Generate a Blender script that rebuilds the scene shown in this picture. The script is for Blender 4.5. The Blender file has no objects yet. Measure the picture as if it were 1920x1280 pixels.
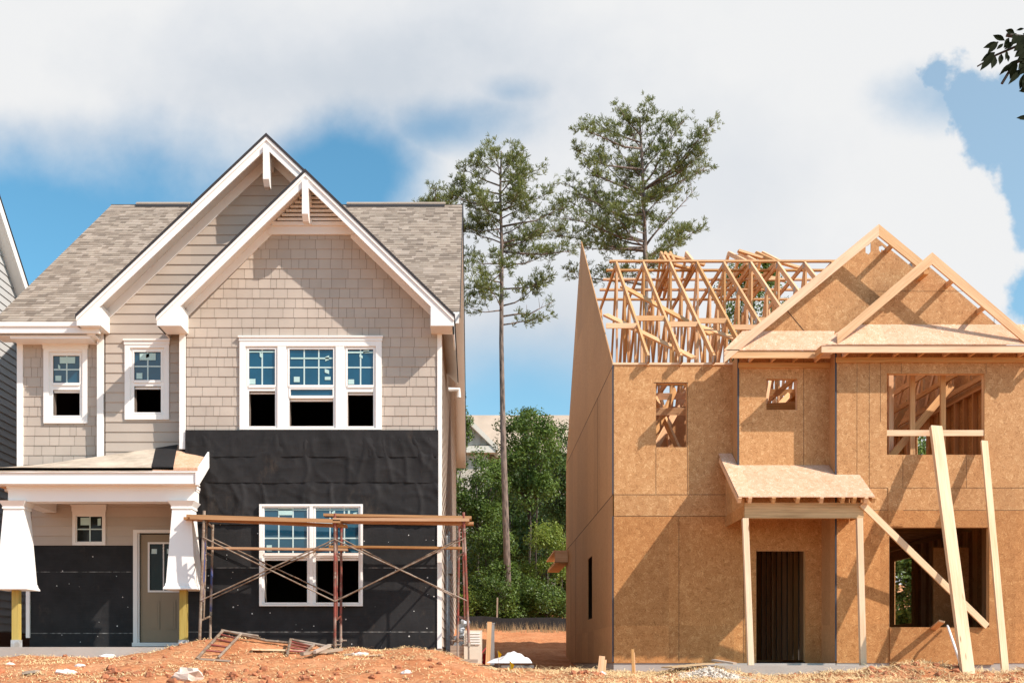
import bpy, bmesh, math, random
from mathutils import Vector, Matrix, noise
from math import radians, sin, cos, pi, sqrt, atan2
random.seed(7)
S = bpy.context.scene
COL = S.collection
# ------------------------------------------------------------------ camera facts
# camera stands at the world origin, level, looking along +Y; house fronts stand 20 m away (r = 1)
CX, CY = 888.0, 1240.0
def X(px, r=1.0): return (px - CX) / 100.0 * r
def Z(py, r=1.0): return (CY - py) / 100.0 * r
def P(px, py, r=1.0): return Vector((X(px, r), 20.0 * r, Z(py, r)))
# ------------------------------------------------------------------ mesh builder
WO = {}
class MB:
    def __init__(s): s.v = []; s.f = []; s.m = []; s.uv = []
    def face(s, pts, m=0, uv=None):
        i = len(s.v); s.v.extend([tuple(p) for p in pts]); s.f.append(tuple(range(i, i + len(pts)))); s.m.append(m); s.uv.append(uv)
    def poly(s, verts, faces, m=0):
        i = len(s.v); s.v.extend([tuple(p) for p in verts])
        for f in faces: s.f.append(tuple(i + k for k in f)); s.m.append(m); s.uv.append(None)
    def box(s, x0, x1, y0, y1, z0, z1, m=0):
        if x0 > x1: x0, x1 = x1, x0
        if y0 > y1: y0, y1 = y1, y0
        if z0 > z1: z0, z1 = z1, z0
        v = [(x0,y0,z0),(x1,y0,z0),(x1,y1,z0),(x0,y1,z0),(x0,y0,z1),(x1,y0,z1),(x1,y1,z1),(x0,y1,z1)]
        s.poly(v, [(0,1,5,4),(1,2,6,5),(2,3,7,6),(3,0,4,7),(4,5,6,7),(3,2,1,0)], m)
    def prism(s, pts, y0, y1, m=0, axis='y'):
        """pts: outline in (x,z) for axis y, in (y,z) for axis x, in (x,y) for axis z"""
        def at(p, d):
            return (p[0], d, p[1]) if axis == 'y' else ((d, p[0], p[1]) if axis == 'x' else (p[0], p[1], d))
        n = len(pts); v = [at(p, y0) for p in pts] + [at(p, y1) for p in pts]
        area = sum(pts[i][0]*pts[(i+1)%n][1]-pts[(i+1)%n][0]*pts[i][1] for i in range(n))
        f = [tuple(range(n)), tuple(range(2*n-1, n-1, -1))] + [(i, (i+1) % n, n+(i+1) % n, n+i)[::-1] for i in range(n)]
        flip = (area < 0) != (y0 > y1)
        if axis == 'x': flip = not flip
        if axis == 'z': flip = not flip
        if flip: f = [q[::-1] for q in f]
        s.poly(v, f, m)
    def beam(s, a, b, w, h, up=(0,0,1), m=0):
        """rectangular bar from a to b; w across, h along up; grain runs along its length"""
        a = Vector(a); b = Vector(b); d = b - a; L = d.length; d.normalize(); up = Vector(up)
        if abs(d.dot(up)) > .97: up = Vector((0,1,0)) if abs(d.y) < .9 else Vector((1,0,0))
        q = d.cross(up).normalized(); u = q.cross(d).normalized()
        o = random.random() * 9
        c = [(-w/2,-h/2),(w/2,-h/2),(w/2,h/2),(-w/2,h/2)]
        ra = [a + q*x + u*y for x, y in c]; rb = [b + q*x + u*y for x, y in c]
        i0 = len(s.v); s.v.extend([tuple(p) for p in ra + rb])
        per = 0
        for i in range(4):
            j = (i+1) % 4; wd = w if i % 2 == 0 else h
            s.f.append((i0+i, i0+4+i, i0+4+j, i0+j)); s.m.append(m)
            s.uv.append([(o, per+o), (o+L, per+o), (o+L, per+wd+o), (o, per+wd+o)]); per += wd
        for q4 in ((0,1,2,3), (7,6,5,4)):
            s.f.append(tuple(i0+k for k in q4)); s.m.append(m); s.uv.append([(o,o),(o+.02,o),(o+.02,o+.05),(o,o+.05)])
    def tube(s, pts, rad, n=8, m=0, cap=True):
        pts = [Vector(p) for p in pts]
        rr = rad if isinstance(rad, (list, tuple)) else [rad]*len(pts)
        rings = []
        for i, p in enumerate(pts):
            d = (pts[min(i+1, len(pts)-1)] - pts[max(i-1, 0)]).normalized()
            a = Vector((0,0,1)) if abs(d.z) < .9 else Vector((1,0,0))
            u = d.cross(a).normalized(); w = d.cross(u)
            rings.append([p + (u*cos(2*pi*k/n) + w*sin(2*pi*k/n))*rr[i] for k in range(n)])
        v = [q for r in rings for q in r]; f = []
        for i in range(len(pts)-1):
            for k in range(n): f.append((i*n+k, i*n+(k+1)%n, (i+1)*n+(k+1)%n, (i+1)*n+k))
        if cap: f.append(tuple(range(n))[::-1]); f.append(tuple(range((len(pts)-1)*n, len(pts)*n)))
        s.poly(v, f, m)
    def build(s, name, mats, parent=None, smooth=False, org=None):
        if not isinstance(mats, (list, tuple)): mats = [mats]
        xs = [v[0] for v in s.v]; ys = [v[1] for v in s.v]; zs = [v[2] for v in s.v]
        o = Vector(((min(xs)+max(xs))/2, (min(ys)+max(ys))/2, min(zs))) if org is None else Vector(org)
        me = bpy.data.meshes.new(name)
        me.from_pydata([(v[0]-o.x, v[1]-o.y, v[2]-o.z) for v in s.v], [], s.f)
        for mm in mats: me.materials.append(mm)
        if len(mats) > 1: me.polygons.foreach_set('material_index', s.m)
        ul = me.uv_layers.new(name='UVMap'); data = [0.0] * (2*len(me.loops))
        for pi_, p in enumerate(me.polygons):
            cu = s.uv[pi_]
            if cu is not None:
                for k, li in enumerate(p.loop_indices): data[2*li] = cu[k][0]; data[2*li+1] = cu[k][1]
            else:
                n = p.normal; ax = max(range(3), key=lambda i: abs(n[i]))
                for li, vi in zip(p.loop_indices, p.vertices):
                    c = s.v[vi]
                    if ax == 0: uv = (c[1], c[2])
                    elif ax == 1: uv = (c[0], c[2])
                    else: uv = (c[0], c[1])
                    data[2*li] = uv[0]; data[2*li+1] = uv[1]
        ul.data.foreach_set('uv', data)
        if smooth: me.polygons.foreach_set('use_smooth', [True]*len(me.polygons))
        ob = bpy.data.objects.new(name, me); COL.objects.link(ob)
        WO[ob.name] = o
        if parent is not None: ob.parent = parent; ob.location = o - WO[parent.name]
        else: ob.location = o
        return ob
def thing(name, label, cat, loc, group=None, kind=None):
    o = bpy.data.objects.new(name, None); COL.objects.link(o); o.empty_display_size = .3
    o.location = loc; WO[o.name] = Vector(loc); return tag(o, label, cat, group, kind)
def tag(o, label=None, cat=None, group=None, kind=None):
    if label: o['label'] = label
    if cat: o['category'] = cat
    if group: o['group'] = group
    if kind: o['kind'] = kind
    return o
def clip_half(poly, a, b):
    """keep the part of a 2-D polygon left of the line a->b"""
    out = []
    n = len(poly)
    def side(p): return (b[0]-a[0])*(p[1]-a[1]) - (b[1]-a[1])*(p[0]-a[0])
    for i in range(n):
        p, q = poly[i], poly[(i+1) % n]; sp, sq = side(p), side(q)
        if sp >= 0: out.append(p)
        if (sp > 0 and sq < 0) or (sp < 0 and sq > 0):
            t = sp/(sp-sq); out.append((p[0]+(q[0]-p[0])*t, p[1]+(q[1]-p[1])*t))
    return out
def clip(poly, reg):
    for i in range(len(reg)):
        poly = clip_half(poly, reg[i], reg[(i+1) % len(reg)])
        if len(poly) < 3: return []
    return poly
def minus(rects, hole):
    out = []
    hx0, hx1, hz0, hz1 = hole
    for (x0,x1,z0,z1) in rects:
        if hx0 >= x1 or hx1 <= x0 or hz0 >= z1 or hz1 <= z0: out.append((x0,x1,z0,z1)); continue
        if z0 < hz0: out.append((x0,x1,z0,hz0))
        if z1 > hz1: out.append((x0,x1,hz1,z1))
        a, b = max(z0,hz0), min(z1,hz1)
        if x0 < hx0: out.append((x0,hx0,a,b))
        if x1 > hx1: out.append((hx1,x1,a,b))
    return out
def ccw(p):
    a = sum(p[i][0]*p[(i+1)%len(p)][1]-p[(i+1)%len(p)][0]*p[i][1] for i in range(len(p)))
    return p if a > 0 else p[::-1]
def courses(mb, reg, holes, mp, h, z0, lip=.014, widths=None, gap=.008, seed=1, jit=0.0, nm=1):
    """lap boards (widths None) or separate shingles laid in courses over a convex 2-D outline; each course leans out at its foot"""
    rnd = random.Random(seed); reg = ccw(reg)
    xs = [p[0] for p in reg]; zs = [p[1] for p in reg]
    z = z0
    while z < max(zs):
        if z + h > min(zs):
            cells = []
            if widths is None:
                cells = [(min(xs), max(xs))]
            else:
                x = min(xs) - rnd.random()*.3
                while x < max(xs):
                    w = rnd.uniform(*widths); cells.append((x+gap/2, x+w-gap/2)); x += w
            for (a, b) in cells:
                mi = rnd.randrange(nm) if nm > 1 else 0
                zz = z + (rnd.uniform(-jit, jit) if jit else 0); lp = lip*(rnd.uniform(.8,1.2) if widths else 1)
                rects = [(a, b, zz, z+h+.002)]
                for ho in holes: rects = minus(rects, ho)
                for r in rects:
                    pl = clip([(r[0],r[2]),(r[1],r[2]),(r[1],r[3]),(r[0],r[3])], reg)
                    if len(pl) < 3: continue
                    off = lambda q: .003 + lp*(1-(q-zz)/h)
                    mb.face([mp(p[0], p[1], off(p[1])) for p in pl], mi)
                    if abs(r[2]-zz) < 1e-6:
                        lo = [p for p in pl if abs(p[1]-zz) < 1e-5]
                        if len(lo) >= 2:
                            lx = sorted(p[0] for p in lo)
                            mb.face([mp(lx[0],zz,-.004), mp(lx[-1],zz,-.004), mp(lx[-1],zz,off(zz)), mp(lx[0],zz,off(zz))], mi)
        z += h
def tri_wall(mb, outer, holes, mp, t, m=0):
    """flat wall of thickness t: outline with rectangular or free-form holes, in wall coordinates; mp(u, z, out) places it"""
    bm = bmesh.new(); loops = [ccw(outer)] + [ccw(h)[::-1] for h in holes]
    for lp in loops:
        vs = [bm.verts.new((p[0], p[1], 0)) for p in lp]
        for i in range(len(vs)): bm.edges.new((vs[i], vs[(i+1) % len(vs)]))
    bmesh.ops.triangle_fill(bm, use_beauty=True, use_dissolve=False, edges=bm.edges[:])
    for f in bm.faces:
        c = [(v.co.x, v.co.y) for v in f.verts]; c = ccw(c)
        mb.face([mp(p[0], p[1], 0) for p in c], m); mb.face([mp(p[0], p[1], -t) for p in c[::-1]], m)
    bm.free()
    for lp in loops:
        for i in range(len(lp)):
            p, q = lp[i], lp[(i+1) % len(lp)]
            mb.face([mp(q[0],q[1],0), mp(p[0],p[1],0), mp(p[0],p[1],-t), mp(q[0],q[1],-t)], m)
def front(Y): return lambda u, z, o: (u, Y - o, z)          # wall facing the camera
def east(Xw): return lambda u, z, o: (Xw + o, u, z)         # wall facing +X, u = y
def west(Xw): return lambda u, z, o: (Xw - o, -u, z)        # wall facing -X, u = -y
def rect(x0, x1, z0, z1): return [(x0,z0),(x1,z0),(x1,z1),(x0,z1)]
# ------------------------------------------------------------------ materials
def newmat(name):
    m = bpy.data.materials.new(name); m.use_nodes = True; nt = m.node_tree
    b = nt.nodes['Principled BSDF']; return m, nt, b
def N(nt, t, **kw):
    n = nt.nodes.new(t)
    for k, v in kw.items():
        if k in n.inputs: n.inputs[k].default_value = v
        else: setattr(n, k, v)
    return n
def L(nt, a, b): nt.links.new(a, b)
def uvmap(nt, sx, sy, sz=1.0, rot=0):
    t = N(nt, 'ShaderNodeTexCoord'); mp = N(nt, 'ShaderNodeMapping'); mp.inputs['Scale'].default_value = (sx, sy, sz)
    mp.inputs['Rotation'].default_value = (0,0,rot); L(nt, t.outputs['UV'], mp.inputs['Vector']); return mp.outputs['Vector']
def ramp(nt, fac, stops):
    r = N(nt, 'ShaderNodeValToRGB'); e = r.color_ramp.elements
    while len(e) < len(stops): e.new(.5)
    for i, (p, c) in enumerate(stops): e[i].position = p; e[i].color = (*c, 1) if len(c) == 3 else c
    L(nt, fac, r.inputs['Fac']); return r.outputs['Color']
def mix(nt, fac, a, b, mode='MIX'):
    n = N(nt, 'ShaderNodeMix', data_type='RGBA', blend_type=mode)
    for sock, v in ((n.inputs[0], fac), (n.inputs[6], a), (n.inputs[7], b)):
        if hasattr(v, 'is_output'): L(nt, v, sock)
        elif isinstance(v, (int, float)): sock.default_value = v
        else: sock.default_value = (*v, 1) if len(v) == 3 else v
    return n.outputs[2]
def math_(nt, op, a, b=0.0, c=None):
    n = N(nt, 'ShaderNodeMath', operation=op)
    for i, v in enumerate((a, b) + ((c,) if c is not None else ())):
        if hasattr(v, 'is_output'): L(nt, v, n.inputs[i])
        else: n.inputs[i].default_value = v
    return n.outputs[0]
def bump(nt, b, h, strength=.3, dist=.01):
    n = N(nt, 'ShaderNodeBump'); n.inputs['Strength'].default_value = strength; n.inputs['Distance'].default_value = dist
    L(nt, h, n.inputs['Height']); L(nt, n.outputs['Normal'], b.inputs['Normal'])
def paint(name, col, rough=.5, var=.06, dirt=0.0, bumps=.05):
    """painted or coated surface with faint unevenness, optional soil"""
    m, nt, b = newmat(name)
    n1 = N(nt, 'ShaderNodeTexNoise', Scale=1.3, Detail=4.0); L(nt, uvmap(nt, 1, 1), n1.inputs['Vector'])
    n2 = N(nt, 'ShaderNodeTexNoise', Scale=40.0, Detail=3.0); L(nt, uvmap(nt, .25, 2), n2.inputs['Vector'])
    isl = N(nt, 'ShaderNodeNewGeometry').outputs['Random Per Island']
    c = ramp(nt, n1.outputs['Fac'], [(.3, [x*(1-var) for x in col]), (.7, [min(1, x*(1+var)) for x in col])])
    k = N(nt, 'ShaderNodeHueSaturation'); L(nt, c, k.inputs['Color'])
    L(nt, math_(nt, 'MULTIPLY_ADD', isl, var*1.6, 1-var*.8), k.inputs['Value']); c = k.outputs['Color']
    if dirt:
        n3 = N(nt, 'ShaderNodeTexNoise', Scale=3.0, Detail=8.0, Roughness=.7); L(nt, uvmap(nt, 1, .5), n3.inputs['Vector'])
        f = ramp(nt, n3.outputs['Fac'], [(.56, (0,0,0)), (.75, (dirt,)*3)]); c = mix(nt, f, c, (.22,.11,.06))
    L(nt, c, b.inputs['Base Color']); b.inputs['Roughness'].default_value = rough
    b.inputs['Specular IOR Level'].default_value = .3
    bump(nt, b, n2.outputs['Fac'], bumps, .01); return m
def lumber(name, light=(.66,.43,.24), dark=(.47,.26,.12), rough=.7, island=.35, knots=True):
    m, nt, b = newmat(name)
    n1 = N(nt, 'ShaderNodeTexNoise', Scale=1.0, Detail=6.0, Roughness=.65, Distortion=.4); L(nt, uvmap(nt, 1.2, 38), n1.inputs['Vector'])
    n0 = N(nt, 'ShaderNodeTexNoise', Scale=1.0, Detail=3.0); L(nt, uvmap(nt, .8, 5), n0.inputs['Vector'])
    f = math_(nt, 'MULTIPLY_ADD', n1.outputs['Fac'], .65, math_(nt, 'MULTIPLY', n0.outputs['Fac'], .35))
    c = ramp(nt, f, [(.36, dark), (.58, light), (.8, [min(1, x*1.12) for x in light])])
    if knots:
        v = N(nt, 'ShaderNodeTexVoronoi', Scale=1.0); L(nt, uvmap(nt, 1.6, 9), v.inputs['Vector'])
        kf = ramp(nt, v.outputs['Distance'], [(.05, (1,1,1)), (.13, (0,0,0))])
        kk = N(nt, 'ShaderNodeTexNoise', Scale=.7); L(nt, uvmap(nt, 1, 3), kk.inputs['Vector'])
        kf = math_(nt, 'MULTIPLY', kf, ramp(nt, kk.outputs['Fac'], [(.5, (0,0,0)), (.56, (.8,)*3)]))
        c = mix(nt, kf, c, (.20,.09,.035))
    isl = N(nt, 'ShaderNodeNewGeometry').outputs['Random Per Island']; oi = N(nt, 'ShaderNodeObjectInfo').outputs['Random']
    r = math_(nt, 'FRACT', math_(nt, 'ADD', isl, oi))
    k = N(nt, 'ShaderNodeHueSaturation'); L(nt, c, k.inputs['Color']); L(nt, math_(nt, 'MULTIPLY_ADD', r, island, 1-island*.6), k.inputs['Value'])
    L(nt, math_(nt, 'MULTIPLY_ADD', r, -.25, 1.08), k.inputs['Saturation'])
    L(nt, k.outputs['Color'], b.inputs['Base Color']); b.inputs['Roughness'].default_value = rough; b.inputs['Specular IOR Level'].default_value = .2
    bump(nt, b, n1.outputs['Fac'], .25, .006); return m
def osb(name, base, dark, pale, split=None, low=None):
    """pressed strand board: flakes of random direction, panel to panel tone changes; optionally a redder batch of boards below a height"""
    m, nt, b = newmat(name)
    uv = uvmap(nt, 1, 1)
    wob = N(nt, 'ShaderNodeTexNoise', Scale=14.0, Detail=2.0); L(nt, uv, wob.inputs['Vector'])
    wv = N(nt, 'ShaderNodeVectorMath', operation='MULTIPLY_ADD'); L(nt, wob.outputs['Color'], wv.inputs[0]); wv.inputs[1].default_value = (.06,.06,0); L(nt, uv, wv.inputs[2])
    layers = []
    for sc, st, w in ((13.0, 9.0, 0), (23.0, 11.0, 3.3)):
        v = N(nt, 'ShaderNodeTexVoronoi', Scale=sc); L(nt, wv.outputs[0], v.inputs['Vector'])
        sc_ = N(nt, 'ShaderNodeSeparateColor'); L(nt, v.outputs['Color'], sc_.inputs[0])
        ang = math_(nt, 'MULTIPLY', sc_.outputs[0], 6.28)
        rot = N(nt, 'ShaderNodeVectorRotate', rotation_type='Z_AXIS'); L(nt, uv, rot.inputs['Vector']); L(nt, ang, rot.inputs['Angle'])
        mp = N(nt, 'ShaderNodeMapping'); mp.inputs['Scale'].default_value = (st*1.0, st*6.5, 1); L(nt, rot.outputs[0], mp.inputs['Vector'])
        n = N(nt, 'ShaderNodeTexNoise', Scale=1.0, Detail=2.5, Roughness=.6); L(nt, mp.outputs[0], n.inputs['Vector'])
        layers.append((n.outputs['Fac'], sc_.outputs[1]))
    f = math_(nt, 'ADD', math_(nt, 'MULTIPLY', layers[0][0], .5), math_(nt, 'MULTIPLY', layers[1][0], .5))
    f = math_(nt, 'ADD', f, math_(nt, 'MULTIPLY_ADD', layers[0][1], .10, -.05))
    big = N(nt, 'ShaderNodeTexNoise', Scale=2.2, Detail=4.0); L(nt, uv, big.inputs['Vector'])
    f = math_(nt, 'ADD', f, math_(nt, 'MULTIPLY_ADD', big.outputs['Fac'], .10, -.05))
    c = ramp(nt, f, [(.37, dark), (.46, base), (.53, base), (.63, pale)])
    sepuv = N(nt, 'ShaderNodeSeparateXYZ'); L(nt, uv, sepuv.inputs[0])
    # whole panels 1.22 x 2.44 m differ a little
    px = math_(nt, 'FLOOR', math_(nt, 'DIVIDE', sepuv.outputs[0], 1.22)); pz = math_(nt, 'FLOOR', math_(nt, 'DIVIDE', math_(nt, 'ADD', sepuv.outputs[1], -.68), 2.44))
    cmb = N(nt, 'ShaderNodeCombineXYZ'); L(nt, px, cmb.inputs[0]); L(nt, pz, cmb.inputs[1])
    wn = N(nt, 'ShaderNodeTexWhiteNoise', noise_dimensions='2D'); L(nt, cmb.outputs[0], wn.inputs['Vector'])
    k = N(nt, 'ShaderNodeHueSaturation'); L(nt, c, k.inputs['Color']); L(nt, math_(nt, 'MULTIPLY_ADD', wn.outputs['Value'], .22, .89), k.inputs['Value'])
    c = k.outputs['Color']
    nu = math_(nt, 'ABSOLUTE', math_(nt, 'ADD', math_(nt, 'FRACT', math_(nt, 'MULTIPLY', sepuv.outputs[0], 1/.407)), -.5))
    nv = math_(nt, 'ABSOLUTE', math_(nt, 'ADD', math_(nt, 'FRACT', math_(nt, 'MULTIPLY', sepuv.outputs[1], 1/.20)), -.5))
    nl = math_(nt, 'MULTIPLY', math_(nt, 'LESS_THAN', nu, .022), math_(nt, 'LESS_THAN', nv, .04))
    c = mix(nt, math_(nt, 'MULTIPLY', nl, .45), c, (.10,.06,.035))
    wet = N(nt, 'ShaderNodeTexNoise', Scale=.9, Detail=5.0, Roughness=.6); L(nt, uvmap(nt, 1, .6), wet.inputs['Vector'])
    c = mix(nt, ramp(nt, wet.outputs['Fac'], [(.52, (0,0,0)), (.70, (.30,)*3)]), c, dark)
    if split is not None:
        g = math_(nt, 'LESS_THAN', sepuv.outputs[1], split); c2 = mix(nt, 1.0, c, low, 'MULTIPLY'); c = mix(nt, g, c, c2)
    L(nt, c, b.inputs['Base Color']); b.inputs['Roughness'].default_value = .65; b.inputs['Specular IOR Level'].default_value = .25
    bump(nt, b, f, .35, .006); return m
def glass(name, col, rough=.06):
    m, nt, b = newmat(name)
    n = N(nt, 'ShaderNodeTexNoise', Scale=1.6, Detail=3.0); L(nt, uvmap(nt, 1, 1), n.inputs['Vector'])
    c = ramp(nt, n.outputs['Fac'], [(.35, [x*.75 for x in col]), (.7, [x*1.2 for x in col])]); L(nt, c, b.inputs['Base Color'])
    b.inputs['Roughness'].default_value = rough; b.inputs['Specular IOR Level'].default_value = .95
    w = N(nt, 'ShaderNodeTexNoise', Scale=2.5); L(nt, uvmap(nt, 1, 1), w.inputs['Vector']); bump(nt, b, w.outputs['Fac'], .04, .05); return m
def felt(name, base=(.022,.021,.022), nails=False):
    m, nt, b = newmat(name); uv = uvmap(nt, 1, 1)
    n = N(nt, 'ShaderNodeTexNoise', Scale=2.0, Detail=8.0, Roughness=.65); L(nt, uv, n.inputs['Vector'])
    c = ramp(nt, n.outputs['Fac'], [(.35, [x*.75 for x in base]), (.65, [x*1.35 for x in base])])
    st = N(nt, 'ShaderNodeTexNoise', Scale=1.1, Detail=7.0, Roughness=.75); L(nt, uvmap(nt, 1, .55), st.inputs['Vector'])
    sf = ramp(nt, st.outputs['Fac'], [(.58, (0,0,0)), (.72, (.55,)*3)])
    c = mix(nt, sf, c, (.085,.062,.045))
    ln = N(nt, 'ShaderNodeTexNoise', Scale=1.0, Detail=4.0); L(nt, uvmap(nt, 2, 60), ln.inputs['Vector'])
    c = mix(nt, ramp(nt, ln.outputs['Fac'], [(.5, (0,0,0)), (.8, (.4,)*3)]), c, [x*1.9 for x in base])
    if nails:
        v = N(nt, 'ShaderNodeTexVoronoi', Scale=1.0, Randomness=.75); L(nt, uvmap(nt, 8.5, 9), v.inputs['Vector'])
        r = N(nt, 'ShaderNodeSeparateColor'); L(nt, v.outputs['Color'], r.inputs[0])
        th = math_(nt, 'MULTIPLY_ADD', r.outputs[0], .15, -.022)
        d = math_(nt, 'LESS_THAN', v.outputs['Distance'], th); c = mix(nt, d, c, (.62,.61,.58))
        sep = N(nt, 'ShaderNodeSeparateXYZ'); L(nt, uv, sep.inputs[0])
        fr = math_(nt, 'ABSOLUTE', math_(nt, 'ADD', math_(nt, 'FRACT', math_(nt, 'MULTIPLY', math_(nt, 'ADD', sep.outputs[1], .04), 1/1.2)), -.5))
        brk = N(nt, 'ShaderNodeTexNoise', Scale=4.0, Detail=6.0); L(nt, uvmap(nt, 2.3, .9), brk.inputs['Vector'])
        ed = math_(nt, 'MULTIPLY', math_(nt, 'LESS_THAN', fr, .0065), ramp(nt, brk.outputs['Fac'], [(.40, (.05,)*3), (.62, (.75,)*3)]))
        c = mix(nt, ed, c, (.28,.27,.25))
    L(nt, c, b.inputs['Base Color']); b.inputs['Roughness'].default_value = .72; b.inputs['Specular IOR Level'].default_value = .22
    w = N(nt, 'ShaderNodeTexNoise', Scale=9.0, Detail=6.0); L(nt, uvmap(nt, 1, .5), w.inputs['Vector']); bump(nt, b, w.outputs['Fac'], .3, .02); return m
def metal(name, col, rust=(.16,.05,.02), amt=.5, rough=.55):
    m, nt, b = newmat(name)
    t = N(nt, 'ShaderNodeTexCoord'); n = N(nt, 'ShaderNodeTexNoise', Scale=7.0, Detail=8.0, Roughness=.75); L(nt, t.outputs['Object'], n.inputs['Vector'])
    n2 = N(nt, 'ShaderNodeTexNoise', Scale=2.0, Detail=3.0); L(nt, t.outputs['Object'], n2.inputs['Vector'])
    c = ramp(nt, n.outputs['Fac'], [(.5-.2*amt, col), (.52+.1*(1-amt), rust), (.72, (.42,.34,.27))])
    c = mix(nt, ramp(nt, n2.outputs['Fac'], [(.5, (0,0,0)), (.6, (.55,)*3)]), c, (.38,.30,.24))
    L(nt, c, b.inputs['Base Color']); b.inputs['Roughness'].default_value = rough; b.inputs['Metallic'].default_value = .15
    bump(nt, b, n.outputs['Fac'], .3, .004); return m
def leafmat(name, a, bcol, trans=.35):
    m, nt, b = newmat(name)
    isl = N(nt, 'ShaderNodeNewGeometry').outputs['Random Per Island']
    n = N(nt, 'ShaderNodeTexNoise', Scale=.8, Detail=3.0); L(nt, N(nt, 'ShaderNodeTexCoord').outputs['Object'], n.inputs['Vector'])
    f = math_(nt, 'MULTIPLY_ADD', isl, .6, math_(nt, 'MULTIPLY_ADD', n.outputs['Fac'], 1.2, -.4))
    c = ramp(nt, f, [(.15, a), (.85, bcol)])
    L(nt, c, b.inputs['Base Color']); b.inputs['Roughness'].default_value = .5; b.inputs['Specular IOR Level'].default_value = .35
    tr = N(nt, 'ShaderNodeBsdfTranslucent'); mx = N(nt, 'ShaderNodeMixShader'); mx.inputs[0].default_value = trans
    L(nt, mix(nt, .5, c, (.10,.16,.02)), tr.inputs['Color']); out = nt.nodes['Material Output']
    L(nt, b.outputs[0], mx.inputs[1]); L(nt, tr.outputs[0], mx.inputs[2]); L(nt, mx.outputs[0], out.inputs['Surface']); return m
def barkmat(name, a, bcol):
    m, nt, b = newmat(name)
    t = N(nt, 'ShaderNodeTexCoord'); mp = N(nt, 'ShaderNodeMapping'); mp.inputs['Scale'].default_value = (9,9,2.2); L(nt, t.outputs['Object'], mp.inputs['Vector'])
    v = N(nt, 'ShaderNodeTexVoronoi', Scale=1.4); L(nt, mp.outputs[0], v.inputs['Vector'])
    n = N(nt, 'ShaderNodeTexNoise', Scale=1.2, Detail=8.0); L(nt, mp.outputs[0], n.inputs['Vector'])
    f = math_(nt, 'MULTIPLY_ADD', v.outputs['Distance'], .6, math_(nt, 'MULTIPLY', n.outputs['Fac'], .5))
    L(nt, ramp(nt, f, [(.3, bcol), (.65, a)]), b.inputs['Base Color']); b.inputs['Roughness'].default_value = .9
    bump(nt, b, f, .8, .03); return m

WHITE = paint('white_trim_paint', (.80,.77,.73), .45, .02, .0)
WHITEDUST = paint('dusty_white_paint', (.76,.72,.67), .5, .03, .12)
SIDING = paint('taupe_siding_paint', (.43,.363,.302), .6, .07)
SIDING_BACK = paint('taupe_siding_gap', (.16,.125,.10), .8, .05)
GREYSIDE = paint('grey_siding_paint', (.46,.455,.44), .6, .05)
BLACKFELT = felt('black_roofing_felt', (.016,.0145,.0145)); BLACKBOARD = felt('black_sheathing_board', (.017,.0165,.017), True)
ROOMSHADE = paint('painted_room_shade', (.09,.075,.06), .9)  # dark colour stands in for the shade of unlit rooms
GLASS = glass('film_and_sky_blue_glass', (.006,.055,.095)); DARKGLASS = glass('dark_glass', (.014,.018,.016), .04); DARKGLASS.node_tree.nodes['Principled BSDF'].inputs['Specular IOR Level'].default_value = .22  # blue base mixes window film with a painted sky reflection
STICKER = paint('pale_window_sticker', (.42,.58,.55), .6, .05)
GRILLE = paint('window_grille', (.50,.62,.60), .5, .03)
DOORPAINT = paint('khaki_door_paint', (.27,.20,.125), .5, .03)
CONC = paint('concrete', (.40,.36,.32), .85, .12, .35, .3)
SHING = [paint('shingle_tone', c, .9, .12, 0, .4) for c in ((.29,.23,.18), (.25,.195,.15), (.34,.275,.22), (.20,.155,.12), (.31,.25,.195))]
SHEDGE = paint('dark_shingle_edge', (.035,.032,.034), .8)
LUMB = lumber('fresh_pine_lumber', (.73,.43,.205), (.52,.26,.10)); LUMBPALE = lumber('pale_whitewood', (.78,.57,.37), (.64,.42,.24), island=.15); LUMBRAKE = lumber('pine_rake_lumber', (.74,.49,.28), (.58,.34,.17), island=.15)
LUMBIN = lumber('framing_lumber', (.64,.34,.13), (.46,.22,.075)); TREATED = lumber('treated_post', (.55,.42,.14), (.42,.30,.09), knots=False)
PLANKM = lumber('weathered_plank', (.47,.255,.115), (.34,.17,.07)); GREYWOOD = lumber('weathered_grey_wood', (.42,.33,.25), (.25,.18,.13))
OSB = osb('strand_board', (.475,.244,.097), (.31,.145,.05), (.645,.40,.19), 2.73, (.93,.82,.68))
OSBLIGHT = osb('pale_strand_board', (.63,.37,.235), (.47,.26,.13), (.78,.55,.40))
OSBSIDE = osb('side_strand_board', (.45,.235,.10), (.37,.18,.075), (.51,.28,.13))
JOINT = paint('panel_joint', (.045,.03,.022), .9); FLASH = paint('blue_black_flashing', (.045,.05,.065), .5)
GALV = metal('galvanised', (.42,.43,.44), (.30,.28,.26), .3, .4)
REDP = metal('red_scaffold_paint', (.26,.045,.030), (.13,.05,.03), .42); BLUEP = metal('blue_scaffold_paint', (.035,.06,.20), (.12,.06,.04), .35)
BRACEM = metal('worn_steel_tube', (.30,.24,.18), (.16,.09,.05), .5)
# ================================================================== finished house (left)
H1 = thing('suburban_house', 'taupe sided house with white trim, twin gables and black papered lower wall', 'house', (-4.6, 20, .1))
def part(mb, name, mats, parent, label=None, smooth=False):
    o = mb.build(name, mats, parent, smooth)
    if label: o['label'] = label
    return o
A2 = dict(ax=-3.071, az=8.951, h=2.711, s=.971, yf=19.50, yw=20.0, yb=24.0)
A1 = dict(ax=-3.841, az=9.752, h=3.515, s=.949, yf=19.80, yw=20.3, yb=25.0)
def under(g, x, d=.095): return g['az'] - g['s']*abs(x-g['ax']) - d
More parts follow.
